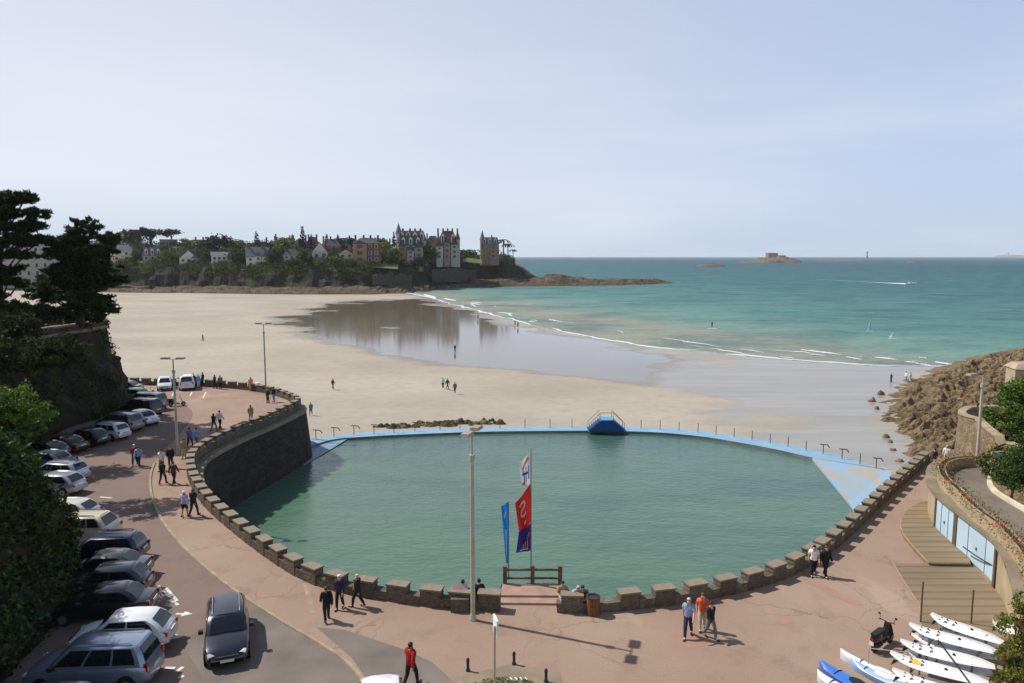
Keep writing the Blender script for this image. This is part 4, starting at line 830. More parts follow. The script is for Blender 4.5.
tag(leaves('cliff_ivy', pts, .27, IVY), kind='stuff')
def bush(name, label, cat, loc, blobs, n, size, mt, stem=.09, sub=22, spread=.26, group=None):
    t = thing(name, label, cat, loc, 0, group); leaves('foliage', clump(n, blobs, sub, spread), size, mt, t, jitter=.4)
    mb = MB(); zc = min(q[2] for q in blobs)
    for q in blobs[:7]: mb.tube([(q[0] * .15, q[1] * .15, -.3), (q[0] * .5, q[1] * .5, q[2] * .5), (q[0], q[1], q[2] + q[5] * .3)], [stem, stem * .7, stem * .3], 6)
    mb.build('stem', bark, t); return t
p = PD(18, 428, 36.5)
bush('bright_bush', 'bright yellow-green sunlit bush on top of the ivy-covered cliff', 'bush', p, [(-.9, 0, 1.0, 1.1, 1.2, .8), (.2, -.2, 1.5, 1.0, 1.1, .75), (.95, .1, .75, .75, .9, .55), (-.2, -.6, .5, 1.1, .8, .5), (-1.9, 0, .8, 1.2, 1.2, .8), (.9, -.5, .1, .6, .6, .4)], 9000, .17, BRIGHT)
p = PD(12, 476, 34.0)
bush('bright_shrub', 'smaller bright green shrub lower down, just below the sunlit bush', 'bush', p, [(-.6, 0, .5, .8, .9, .6), (.4, .1, .3, .8, .8, .5), (-.1, -.3, .1, .9, .6, .4), (.9, 0, .6, .5, .5, .4)], 4500, .15, mat('leaf_mid2', lin((44, 66, 22)), .55, .2, .4, col2=lin((84, 110, 42)), island=True, trans=.3, spec=.25))
pts = []
while len(pts) < 16000:
    i = random.randrange(len(CB))
    if not 50 < CB[i].y < 92: continue
    u = random.uniform(2.4, 9); e = .9 + .11 * min(1, (u - 2.4) / 2.6); q = cliff_pt(i, u, e)
    if nz(q.x * .3, q.y * .3, 2) > -.35: pts.append((q.x, q.y, q.z + .1 + random.random() * (.7 + .9 * max(0, nz(q.x * .4, q.y * .4)))))
tag(leaves('cliff_undergrowth', pts, .34, PINE), kind='stuff')
pts = []
while len(pts) < 9000:
    i = random.randrange(len(CB))
    if not 46 < CB[i].y < 82: continue
    k = random.random() * 5.5; a = int(k); f = k - a; (u0, e0), (u1, e1) = LT[a], LT[a + 1]; p = cliff_pt(i, u0 + (u1 - u0) * f, max(.02, e0 + (e1 - e0) * f))
    if nz(p.y * .22, p.z * .12, 9) < .02: continue
    n = Vector((-tang(CB, i).y, tang(CB, i).x, 0)); p = p - n * (.05 + random.random() * .4); pts.append((p.x, p.y, p.z))
tag(leaves('hanging_creeper', pts, .26, IVY), kind='stuff')
# retaining wall on the rock
wi = [i for i in range(len(CB)) if 52 < CB[i].y < 86]; cw = [CB[i] for i in wi]; base = offset(CB, 1.45); bs = [base[i] for i in wi]; O = bs[0]
rw = thing('retaining_wall', 'tall dark masonry retaining wall on the rock below the pines', 'wall', O); wst = masonry('retaining_stone', lin((84, 74, 63)), lin((104, 92, 78)), lin((66, 58, 50)), .55, .3)
sh = lambda ps, z: [Vector((p.x, p.y, z)) - O for p in ps]
fr = offset(bs, .0); bk = offset(bs, .55)
mb = MB(); mb.grid([sh(offset(bs, 1.3), 9.4), sh(offset(bs, .8), 9.4), sh(offset(bs, .8), 8.6), sh(offset(bs, .3), 4.2), sh(offset(bs, .2), 3.5)]); mb.build('wall_face', wst, rw)
mb = MB(); mb.grid([sh(offset(bs, .9), 8.95), sh(offset(bs, .60), 8.95), sh(offset(bs, .60), 8.65), sh(offset(bs, .85), 8.65)]); mb.build('string_course', cap, rw)
mb = MB(); mb.grid([sh(offset(bs, 1.5), 9.62), sh(offset(bs, .66), 9.62), sh(offset(bs, .66), 9.42), sh(offset(bs, 1.5), 9.42)]); mb.build('coping', cap, rw)
# the two big pines
def pine(name, label, loc, h, pads, n, trunk_lean, seed):
    t = thing(name, label, 'tree', loc); mb = MB(); tx, ty = trunk_lean
    pt = lambda s: Vector((tx * s * s + .25 * math.sin(s * 5 + seed), ty * s, h * .9 * s))
    mb.tube([pt(s / 8) - Vector((0, 0, .4 if s == 0 else 0)) for s in range(9)], [.42 - .043 * s for s in range(9)], 9)
    for (x, y, z, rx, ry, rz) in pads:
        s = max(.12, min(.95, (z / (h * .9)) - .14)); a = pt(s); e = Vector((x, y, z)); mid = a.lerp(e, .55) + Vector((0, 0, -.12 * (e - a).length)); mb.tube([a, mid, e], [.14, .09, .03], 6)
    mb.build('trunk', bark, t); leaves('crown', clump(int(n * 2.4), pads, 20, .20, .3), .27, PINE, t, aspect=1.9, up=.4); return t
def pads(spec):                                # spec: px offsets in metres (x, z, rx, rz)
    out = []
    for (x, z, rx, rz) in spec:
        for k in range(2): out.append((x + RNG.uniform(-.4, .4), RNG.uniform(-1.8, 1.8), z + RNG.uniform(-.3, .3), rx * 1.0, rx * 1.15, rz * 1.35))
    return out
pb = PD(78, 321, 73)
pine('pine_tree', 'dark spreading pine on the retaining wall, the nearer to the beach', pb, 10.2, pads([(1.7, 9.3, .9, .55), (.6, 8.9, 1.0, .5), (2.6, 8.1, 1.2, .45), (.4, 7.9, 1.5, .5), (-.9, 7.6, 1.2, .5), (3.2, 6.8, 1.1, .42), (1.4, 6.6, 1.7, .5), (-1.6, 6.3, 1.4, .5), (3.6, 5.2, 1.3, .40), (1.2, 5.3, 1.9, .5), (-2.0, 5.0, 1.6, .5), (4.0, 3.9, 1.0, .34), (1.8, 3.9, 2.0, .5), (-1.2, 3.7, 2.0, .5), (2.4, 2.4, 1.8, .45), (-.6, 2.2, 2.1, .5), (-2.6, 2.6, 1.6, .6), (2.0, 1.2, 1.6, .35), (-3.2, 3.8, 1.2, .5)]), 15000, (.9, .3), 1)
pb = PD(2, 330, 69)
pine('pine_tree', 'tall dark pine at the picture edge with its top leaning to the beach', pb, 12.2, pads([(3.3, 11.9, 1.2, .42), (1.5, 12.0, 1.3, .45), (-.3, 11.8, 1.4, .5), (3.9, 10.9, 1.2, .42), (2.0, 11.0, 1.5, .45), (-.6, 10.6, 1.7, .5), (4.2, 9.4, 1.0, .32), (2.2, 9.6, 1.6, .45), (-1.2, 9.2, 1.8, .5), (3.6, 8.3, 1.4, .38), (1.4, 8.2, 1.8, .45), (.4, 6.9, 1.8, .45), (-1.8, 7.6, 1.9, .5), (2.6, 7.2, 1.1, .3), (.2, 5.4, 1.4, .4), (-2, 5.6, 1.8, .6), (1.4, 4.4, 1.1, .3), (-1, 3.6, 1.8, .6), (-2, 2, 2.2, .8), (.4, 2.0, 1.4, .5)]), 16000, (1.2, .3), 2)
for x, y, d, lb, k in ((30, 322, 68, 'low dark shrub on the wall top between the two pines', 1.3), (55, 320, 71, 'low dark shrub on the wall top at the foot of the beach-side pine', 1.2), (92, 320, 77, 'thin dark shrub at the right-hand end of the retaining wall top', .8), (3, 345, 58, 'dark hanging shrub at the picture edge below the tall pine', 1.8), (28, 372, 50, 'dark shrub in the recess behind the bright green bush', 1.7)):
    p = PD(x, y, d); bush('dark_shrub', lb, 'bush', p, [(RNG.uniform(-1.2, 1.2) * k, RNG.uniform(-.6, .6) * k, RNG.uniform(.3, .9) * k, .9 * k, .8 * k, .6 * k) for _ in range(5)], 6000, .28, PINE)

# ------------------------------------------------------------------ right side: rocks, stone wall, ramp over the boat stores, boardwalk
bd = [P(932, 462, -6), P(915, 464, -6), P(903, 452, -6), P(892, 438, -6), P(884, 418, -6), P(879, 404, -6), P(886, 393, -6), P(903, 384, -6.2), P(925, 377, -6.4), P(950, 369, -7), P(985, 360, -7.4), P(1024, 351, -7.4), P(1130, 340, -7.4), Vector((130, 60, 0)), Vector((60, 45, 0))]
poly = [(p.x, p.y) for p in bd]
gx = np.arange(30, 140, .42); gy = np.arange(52, 200, .42); XYr = np.array([(x, y) for y in gy for x in gx])
dmin = np.full(len(XYr), 1e9)
for i in range(12):
    a = np.array(poly[i]); e = np.array(poly[i + 1]) - a; tt = np.clip(((XYr - a) @ e) / (e @ e), 0, 1); dmin = np.minimum(dmin, np.linalg.norm(XYr - a - tt[:, None] * e, axis=1))
ins = inpoly(XYr, poly); sdist = np.where(ins, dmin, -dmin); Zr = np.empty(len(XYr))
for i, (x, y) in enumerate(XYr):
    if sdist[i] < -4: Zr[i] = -9; continue
    s_ = (x * .55 - y * .83); q = (x * .83 + y * .55)
    wx_ = nz(x * .22, y * .22, 4) * 2.2; wy_ = nz(x * .22, y * .22, 11) * 2.2
    vd, vp = mnoise.voronoi(Vector(((s_ + wx_) * .60, (q + wy_) * .13, 0))); cr = vp[0].x * 12.9898 + vp[0].y * 78.233; cr = math.sin(cr) * 43758.5; cr -= math.floor(cr)
    vd2, vp2 = mnoise.voronoi(Vector(((s_ + wx_) * 1.7, (q + wy_) * .42, 4))); c2_ = math.sin(vp2[0].x * 12.9898 + vp2[0].y * 78.233) * 43758.5; c2_ -= math.floor(c2_)
    strat = (cr - .4) * 1.25 + (c2_ - .5) * .6 + (vd[0] - .3) * -.8 + min(0, (vd[1] - vd[0]) * 3 - .45) * .9 + nz(s_ * .25, q * .1, 3) * .9 + nz(x * 1.2, y * 1.2, 2) * .25
    dd = sdist[i] + nz(x * .18, y * .18, 6) * 2.5
    Zr[i] = -6.4 + min(5.3, max(-1.5, dd * .22)) + strat * min(1, max(0, dd / 5)) - .2
mb = MB(); nx = len(gx); mb.v = [(x, y, z) for (x, y), z in zip(XYr, Zr)]
mb.f = [(i * nx + j, i * nx + j + 1, (i + 1) * nx + j + 1, (i + 1) * nx + j) for i in range(len(gy) - 1) for j in range(nx - 1) if max(Zr[i * nx + j], Zr[i * nx + j + 1], Zr[(i + 1) * nx + j], Zr[(i + 1) * nx + j + 1]) > -8]; mb.m = [0] * len(mb.f)
m, nt, b = base_mat('rock_strata', .9, .2)
v = noise_out(nt, .9, 8, stretch=(.7, 1.6, 1.6, .6), rough=.7); w2 = noise_out(nt, .12, 5)
c = ramp(nt, v, [(.3, lin((66, 54, 41))), (.46, lin((130, 109, 82))), (.68, lin((178, 155, 120)))])
g = nt.nodes.new('ShaderNodeNewGeometry'); sep = nt.nodes.new('ShaderNodeSeparateXYZ'); nt.links.new(g.outputs['Position'], sep.inputs[0])
lx = math_out(nt, 'MULTIPLY', math_out(nt, 'MAXIMUM', math_out(nt, 'ADD', sep.outputs[1], -108), 0.0), -.12)
low = math_out(nt, 'ADD', lx, math_out(nt, 'ADD', math_out(nt, 'MULTIPLY', math_out(nt, 'ADD', sep.outputs[2], 5.9), -1.0), math_out(nt, 'MULTIPLY', math_out(nt, 'ADD', w2, -.5), 4.0)))
c = mixnode(nt, ramp(nt, low, [(.0, 0.0), (.5, .75)]), c, lin((98, 98, 48)))
c = mixnode(nt, ramp(nt, w2, [(.5, 0.0), (.68, .5)]), c, lin((82, 72, 54)))
nt.links.new(c, b.inputs['Base Color']); bump_to(nt, b, math_out(nt, 'ADD', v, math_out(nt, 'MULTIPLY', noise_out(nt, 3.0, 6, stretch=(.6, 1.8, 1.8, .6)), .5)), 1.0, .9)
tag(mb.build('shore_rocks', m), kind='structure')
brock = mat('boulder_rock', lin((84, 68, 50)), .95, .3, 1.0, .6, 4, col2=lin((146, 122, 92)))
for k, (x, y, s) in enumerate(((899, 460, .5), (893, 449, .35), (886, 436, .4), (877, 407, .3), (872, 399, .45), (881, 392, .45), (890, 441, .3))):
    p = P(x, y, -6.1); dz = 0
    tag(rockmesh('boulder', p.x, p.y, -6.15, s * 1.3, s, s * .62, k + 30, brock, n=14, rough=.8, freq=1.1), 'brown boulder at the foot of the rocky slope beside the wet sand', 'rock', 'boulders along the edge of the rocky slope')
MBX = PD(1023, 382, 104); bk_ = thing('bunker', 'pale concrete bunker with a dark opening on top of the rocks', 'bunker', MBX, R(-8))
bc = mat('bunker_concrete', lin((168, 150, 128)), .9, .15, .5)
mb = MB(); mb.prism([(-1.8, -1.4), (2.6, -1.6), (3.4, 2), (-1.2, 2.4)], -2, 2.0); mb.build('wall', bc, bk_)
mb = MB(); mb.add([(-2, -1.6, 2.003), (2.8, -1.8, 2.003), (3.6, 2.2, 2.003), (-1.4, 2.6, 2.003), (-1.2, -.8, 2.7), (2.2, -1, 2.8), (2.8, 1.6, 2.8), (-.8, 1.8, 2.7)], [(0, 1, 5, 4), (1, 2, 6, 5), (2, 3, 7, 6), (3, 0, 4, 7), (4, 5, 6, 7), (3, 2, 1, 0)]); mb.build('roof', bc, bk_)
MB().box(-.7, -.1, -1.56, -1.47, -.6, 1.1).build('opening', glass, bk_)
# stone wall
rub = masonry('rubble_stone', lin((176, 152, 116)), lin((138, 118, 90)), lin((110, 96, 76)), .42, .24)
A = PD(955, 470, 60); B_ = PD(971, 470, 55.5); C_ = PD(1004, 470, 50); D_ = PD(1040, 470, 47); Z_ = PD(963, 470, 65); Y_ = PD(990, 470, 67)
line = spline([Y_, Z_, A, B_, C_, D_], .5); tops = {}
ky = [(Y_, 408), (Z_, 409), (A, 415), (B_, 421), (C_, 446), (D_, 462)]
zt = []
for p in line:
    ds_ = sorted((((p - Vector((q.x, q.y, 0))).length, q, y) for q, y in ky), key=lambda r: r[0])[:2]; (d0, q0, y0), (d1, q1, y1) = ds_; f = d0 / (d0 + d1 + 1e-6)
    zt.append((HC - (y0 * (1 - f) + y1 * f - HOR) / F * p.y * 1.0))
O = line[0]; sw = thing('stone_wall', 'rough pale stone retaining wall behind the lamp at the end of the ramp', 'wall', O)
# running this way the open side is on the right hand
mb = MB(); mb.grid([[Vector((p.x, p.y, z)) - O for p, z in zip(offset(line, .45), zt)], [Vector((p.x, p.y, z)) - O for p, z in zip(line, zt)], [Vector((p.x, p.y, -2)) - O for p in offset(line, -.25)]]); mb.grid([[Vector((p.x, p.y, -2)) - O for p in offset(line, .46)], [Vector((p.x, p.y, z)) - O for p, z in zip(offset(line, .45), zt)]]); mb.build('wall_face', rub, sw)
mb = MB(); mb.grid([[Vector((p.x, p.y, z)) - O for p, z in zip(offset(line, .5), [q + .003 for q in zt])], [Vector((p.x, p.y, z)) - O for p, z in zip(offset(line, .5), [q + .12 for q in zt])], [Vector((p.x, p.y, z)) - O for p, z in zip(offset(line, -.08), [q + .12 for q in zt])], [Vector((p.x, p.y, z)) - O for p, z in zip(offset(line, -.08), [q + .003 for q in zt])]]); mb.build('coping', mat('pale_coping', lin((158, 140, 112)), .85, .3, 1.2, .3, 6), sw)
bank = mat('bank_turf', lin((70, 82, 34)), .95, .3, .6, col2=lin((120, 124, 60)))
mb = MB(); tp = [PD(965, 420, 62), PD(985, 418, 64), PD(1015, 424, 62), PD(1060, 440, 58), PD(1060, 470, 49), PD(1015, 452, 50.5), PD(996, 440, 52.5), PD(976, 428, 57)]; cc = sum(tp, Vector()) / 8
mb.add([cc] + tp, [(0, 1 + i, 1 + (i + 1) % 8) for i in range(8)]); tag(mb.build('grass_bank', bank), kind='structure')
# ramp deck and stores
LEDGE = [(960, 457.2), (948, 458.5), (938, 462), (931, 468), (929.5, 477), (932, 486), (938, 493.5), (948, 502), (959.5, 511), (977, 524), (994, 538), (1004, 551), (1011, 565), (1017, 584), (1024, 612)]
le = spline([P(x, y, 2.35) for x, y in LEDGE], .5)                  # open side is on the right hand as it runs
PLT = [(1000, 466), (994, 461.5), (983, 457.5), (968, 455.6), (953, 456.5), (943, 459.5), (938, 464), (938, 469), (942, 477), (953, 486.5), (962, 496), (977, 509.6), (995.6, 523), (1006, 533.5), (1019, 549.5), (1030, 570), (1040, 600)]
pl = spline([P(x, y, 3.15) for x, y in PLT], .5)
plaster = mat('tan_plaster', lin((164, 146, 116)), .85, .2, .8, .1, 6)
ledm = mat('ledge_concrete', lin((128, 116, 96)), .85, .25, .9, .2, 8)
O = le[0]; sh = lambda ps, z: [Vector((p.x, p.y, z)) - O for p in ps]
st = thing('boat_store', 'curved tan boat store with two wide pale blue doors under the ramp', 'building', O)
mb = MB(); mb.grid([sh(le, 2.2), sh(le, -.1)]); mb.build('wall', plaster, st)
mb = MB(); mb.grid([sh(offset(le, 1.2), 2.42), sh(offset(le, -.22), 2.40), sh(offset(le, -.22), 2.2), sh(offset(le, .05), 2.2)]); mb.build('roof_ledge', ledm, st)
blue = mat('pale_blue_paint', lin((176, 198, 210)), .6, .10, .5); frame = mat('door_frame', lin((96, 84, 66)), .8, .2, 2)
def near_i(c, p): return min(range(len(c)), key=lambda i: (c[i].xy - p.xy).length)
ii = [near_i(le, P(x, y, 2.35)) for x, y in ((938.2, 493.6), (959, 510.6), (998.5, 543))]
for a, b2 in zip(ii, ii[1:]):
    seg = offset(le, -.05)[a:b2 + 1]; d = MB(); s0, s1 = seg[0].lerp(seg[1], .2), seg[-1].lerp(seg[-2], .2); seg = [s0] + seg[1:-1] + [s1]
    d.grid([sh(seg, 2.16), sh(seg, .18)]); do = d.build('door', blue, st)
    for q in (s0, s1):
        M = Matrix.Translation(q - O); MB().box(-.07, .07, -.07, .07, .05, 2.19, M).build('frame', frame, do)
    for k in (1, 2):                                             # seams of the leaves
        q = seg[len(seg) * k // 3] - O; mb = MB(); mb.box(-.012, .012, -.012, .012, .2, 2.1, Matrix.Translation(q - Vector((.02, .02, 0)))); mb.build('seam', mat('seam_blue', lin((112, 140, 160)), .6), do)
    q = seg[len(seg) // 2] - O; MB().box(-.05, .05, -.06, .03, 1.0, 1.15, Matrix.Translation(q)).build('handle', frame, do)
# ramp road
rdm = mat('ramp_asphalt', lin((128, 114, 98)), .9, .2, .6, .2, 16, col2=lin((104, 94, 84)))
inner = [(1001, 470), (992, 476), (989, 483), (993, 491), (1003, 498.5), (1024, 511), (1060, 534), (1100, 560), (1080, 640), (1040, 640)]
rp = [(p.x, p.y) for p in pl] + [(q.x, q.y) for q in (P(x, y, 2.5) for x, y in inner[::-1])]
tag(MB().sheet(rp, 2.5).build('ramp_road', rdm), kind='structure')
O = pl[0]; sh = lambda ps, z: [Vector((p.x, p.y, z)) - O for p in ps]
pp = thing('planter_wall', 'long curved concrete planter wall round the ramp with trailing flowers', 'planter', O)
mb = MB(); mb.grid([sh(offset(pl, .45), 2.45), sh(offset(pl, .45), 3.12), sh(offset(pl, .38), 3.12), sh(offset(pl, .38), 3.0)][::-1]); mb.grid([sh(offset(pl, .07), 3.0), sh(offset(pl, .07), 3.15), sh(pl, 3.15), sh(pl, 2.3)]); mb.build('wall', plaster, pp)
mb = MB(); mb.grid([sh(offset(pl, .40), 3.05), sh(offset(pl, .05), 3.05)]); mb.build('soil', mat('soil', (.04, .03, .02), .95), pp)
lf = []; fl = []
for p in offset(pl, .22):
    for k in range(60): lf.append((p.x + RNG.normal() * .30, p.y + RNG.normal() * .30, 3.12 + RNG.normal() * .16))
    if nz(p.x * .5, p.y * .5) > .1:
        for k in range(9): fl.append((p.x + RNG.normal() * .2, p.y + RNG.normal() * .2, 3.22 + abs(RNG.normal()) * .12))
for (x, y, n_) in ((967, 499, 60), (949, 482, 30), (944, 466, 25), (1000, 527, 70), (1012, 541, 50), (1020, 556, 60)):
    q = P(x, y, 3.25); fl += [(q.x + RNG.normal() * .18, q.y + RNG.normal() * .18, 3.25 + abs(RNG.normal()) * .14) for _ in range(n_)]
olive = mat('leaf_olive', lin((88, 86, 40)), .7, .2, .5, col2=lin((134, 122, 66)), island=True, trans=.2)
o = leaves('plants', np.array(lf) - np.array(O), .13, olive, pp); o['kind'] = 'stuff'
redf = mat('flower_red', lin((176, 66, 48)), .6, .2, 1, col2=lin((214, 110, 84)), island=True, trans=.2)
o = leaves('blossoms', np.array(fl) - np.array(O), .10, redf, pp); o['kind'] = 'stuff'
kl = spline([P(x, y, 2.5) for x, y in inner[1:7]], .5); mb = MB(); mb.grid([[Vector((p.x, p.y, 2.48)) for p in offset(kl, -.12)], [Vector((p.x, p.y, 2.72)) for p in offset(kl, -.12)], [Vector((p.x, p.y, 2.72)) for p in offset(kl, .12)], [Vector((p.x, p.y, 2.48)) for p in offset(kl, .12)]])
tag(mb.build('low_kerb_wall', mat('whitewash', lin((206, 194, 170)), .8, .15, 1)), 'low pale kerb wall along the hedge side of the ramp', 'wall')
sg = P(996, 470, 2.5); so_ = thing('ramp_sign', 'small pale board beside the ramp entrance below the stone wall', 'sign', sg, R(10)); MB().box(-.45, .45, -.04, .04, .75, 1.25).build('panel', mat('pale_board', lin((190, 184, 168)), .7), so_)
for s in (-.35, .35): MB().tube([(s, .06, 0), (s, .06, 1.2)], .03, 6).build('post', steel, so_)
# hedge and bush beside the ramp
p = PD(1008, 443, 55); bush('green_bush', 'big rounded green bush growing above the stone wall', 'bush', p, [(.2, 0, 2.6, 1.9, 1.8, 1.3), (1.9, .3, 3.6, 2.0, 1.8, 1.5), (-.7, -.4, 1.7, 1.3, 1.2, .9), (3.6, 0, 2.8, 2.2, 2, 1.8), (1.4, -.9, 1.3, 1.7, 1.3, 1.0), (.7, .2, 4.2, 1.2, 1.2, .9), (3.2, -.6, 1.2, 1.8, 1.4, 1.0)], 24000, .22, mat('leaf_broad', lin((62, 84, 26)), .5, .2, .4, col2=lin((118, 138, 58)), island=True, trans=.3, spec=.25), .12, 26)
p = P(1043, 496, 2.5); bush('ramp_hedge', 'dense dark green hedge inside the bend of the ramp', 'hedge', p, [(-.4, .6, .8, 1.3, 1.2, .9), (.8, .4, .9, 1.3, 1.2, 1.0), (1.9, .3, .8, 1.3, 1.2, 1.0), (-.9, 1.8, .9, 1.1, 1.1, .9), (.4, 2.0, 1.4, 1.4, 1.1, 1.1), (1.8, 1.8, 1.5, 1.5, 1.2, 1.2), (-.9, 2.9, .9, 1.1, 1, .9), (.8, 3.0, 1.5, 1.4, 1.1, 1.0)], 22000, .15, mat('leaf_hedge', lin((38, 58, 22)), .55, .2, .4, col2=lin((84, 106, 46)), island=True, trans=.25, spec=.25))
p = P(1024, 700, 0); t = bush('flowering_shrub', 'leafy shrub with dark red flowers at the right edge by the sailboards', 'bush', p, [(-.35, .3, 2.6, .55, .6, .6), (.2, .3, 3.6, .7, .6, .6), (-.5, 0, 1.5, .6, .6, .6), (.1, 0, .9, .9, .7, .8), (.6, .2, 2.4, .8, .7, .9), (.6, .3, 4.3, .6, .5, .5), (-.7, 0, .7, .5, .5, .5)], 6500, .16, mat('leaf_shrub', lin((70, 88, 28)), .5, .2, .5, col2=lin((140, 140, 62)), island=True, trans=.35, spec=.2))
pts = clump(260, [(-.3, .1, 2.4, .5, .5, .5), (.1, .2, 3.7, .6, .5, .5), (-.5, -.2, 1.4, .5, .5, .5), (.1, -.2, 3.0, .6, .5, .5)], 9, .12, .85); o = leaves('blossoms', pts, .12, mat('flower_dark', lin((110, 40, 40)), .6, .2, 1, col2=lin((170, 74, 64)), island=True), t); o['kind'] = 'stuff'
p = PD(1018, 466, 50.5); bush('slope_shrub', 'mid-green shrub filling the bank between the big green bush and the ramp hedge', 'bush', p, [(-.9, 0, .8, 1.1, 1, .8), (.4, .2, 1.2, 1.3, 1.1, 1.0), (1.8, .2, 1.5, 1.4, 1.1, 1.1), (.6, -.4, .3, 1.3, 1, .8), (2.4, 0, .5, 1.4, 1, .9)], 11000, .18, MATS['leaf_hedge'])
# boardwalk
dkm, nt, b = base_mat('deck_boards', .85, .25)
tc = nt.nodes.new('ShaderNodeTexCoord'); wv = nt.nodes.new('ShaderNodeTexWave'); wv.bands_direction = 'Y'; wv.inputs['Scale'].default_value = .42; wv.inputs['Distortion'].default_value = .4; wv.inputs['Detail'].default_value = 2
nt.links.new(tc.outputs['Object'], wv.inputs['Vector'])
c = mixnode(nt, ramp(nt, noise_out(nt, .7, 6, stretch=(.3, 1.5, 1)), [(.35, 0.0), (.65, 1.0)]), lin((122, 106, 84)), lin((140, 122, 98))); c = mixnode(nt, ramp(nt, wv.outputs['Fac'], [(.72, 0.0), (.95, .55)]), c, lin((98, 84, 64)))
nt.links.new(c, b.inputs['Base Color']); bump_to(nt, b, wv.outputs['Fac'], .25, .04)
edge = mat('deck_edge', lin((150, 130, 102)), .85, .2, 1.5)
terr = thing('boardwalk', 'low stepped wooden terrace in front of the blue doors', 'terrace', P(950, 560))
O = terr.location.copy()
def deck(outl, z):
    q = [P(x, y, z) - O for x, y in outl]; q = [Vector((p.x, p.y, 0)) for p in q]
    if sum(a.x * b2.y - b2.x * a.y for a, b2 in zip(q, q[1:] + q[:1])) < 0: q = q[::-1]
    o = MB().prism([(p.x, p.y) for p in q], -.05, z).build('platform', dkm, terr)
    e = MB(); e.tube([Vector((p.x, p.y, z - .05)) for p in q + [q[0]]], .045, 6, False); e.build('edge', edge, o)
up = [(938, 497), (930, 499.5), (918, 503), (908, 509), (902, 517), (901, 526), (904, 534), (914, 546), (925, 558), (929, 562), (936, 562.5), (970, 563), (966, 548), (948, 534), (938.5, 526)]
deck(up, .30)
deck([(894, 563), (930, 563.5), (970, 564), (978, 570), (993, 588), (1006, 606), (1008, 640), (960, 640), (922, 625), (920, 604), (906, 583)], .12)
for x, y, h in ((920.5, 622, 1.9), (971, 624, 1.6)):
    p = P(x, y, .1); o = MB().tube([(0, 0, 0), (0, 0, h)], .035, 6).build('mast_post', rust); o.location = p; tag(o, 'thin rusty upright post at the ' + ('left' if x < 950 else 'right') + ' corner of the sailboard rack', 'post')
a, b2 = P(962, 546, .9), PD(1030, 578, 33); mb = MB(); mb.tube([a.lerp(b2, k / 14) + Vector((0, -.1, -.25 * math.sin(math.pi * k / 14))) for k in range(15)], .035, 6)
tag(mb.build('slack_cable', mat('dark_rope', (.05, .035, .03), .8)), 'dark slack rope hanging across the pale blue doors', 'rope')
# ------------------------------------------------------------------ cars
tyre = mat('tyre_rubber', (.012, .012, .012), .85, .2, 5); rimm = mat('wheel_rim', (.35, .35, .36), .35, .1, 5, metal=.8)
cglass = mat('car_glass', (.012, .016, .018), .04, .1, 1, spec=.7); black = mat('black_plastic', (.015, .015, .016), .6, .1, 5)
lampg = mat('headlamp_glass', (.6, .62, .64), .12, .05, 5, spec=.8); redl = mat('tail_lamp', (.30, .012, .01), .15, .1, 5, spec=.7); plate = mat('number_plate', (.62, .60, .5), .5, .05, 5)
DIM = {  # L, W, H, belt, xf windscreen foot, roof front, roof rear, rear foot, bonnet height, tail height
 'hatch': (4.05, 1.72, 1.47, .92, 1.05, .35, -1.25, -1.88, .84, .90), 'saloon': (4.5, 1.76, 1.43, .92, 1.0, .25, -1.0, -1.75, .82, .95), 'estate': (4.55, 1.78, 1.50, .95, 1.05, .35, -1.7, -2.12, .84, .93),
 'mpv': (4.75, 1.88, 1.75, 1.02, 1.40, .55, -1.95, -2.28, .95, 1.0), 'van': (4.6, 1.84, 1.85, 1.05, 1.35, .7, -2.05, -2.24, 1.0, 1.05), 'suv': (4.55, 1.86, 1.68, 1.06, .95, .25, -1.6, -2.10, 1.0, 1.02)}
def paint(c, metal=.3):
    return mat('car_paint_%d_%d_%d' % c, lin(c), .28, .05, .6, metal=metal, spec=.5, coat=.8)
def bil(q, u, v): a, b, c, d = q; return a.lerp(b, u).lerp(d.lerp(c, u), v)
def panel(lv, i, j, u0, u1, v0, v1, off=.014):
    mb = MB(); qs = [[lv[k][i], lv[k][j], lv[k + 1][j], lv[k + 1][i]] for k in (0, 1)]; n0 = ((qs[0][1] - qs[0][0]).cross(qs[0][3] - qs[0][0]).normalized() + (qs[1][1] - qs[1][0]).cross(qs[1][3] - qs[1][0]).normalized()).normalized()
    nn = [(qs[0][1] - qs[0][0]).cross(qs[0][3] - qs[0][0]).normalized() * off, n0 * off, (qs[1][1] - qs[1][0]).cross(qs[1][3] - qs[1][0]).normalized() * off]
    rows = [[bil(qs[0], u, v0 * 2) + nn[0] for u in (u0, u1)], [bil(qs[0], u, 1) + nn[1] for u in (u0, u1)], [bil(qs[1], u, v1 * 2 - 1) + nn[2] for u in (u0, u1)]]
    mb.grid(rows); return mb
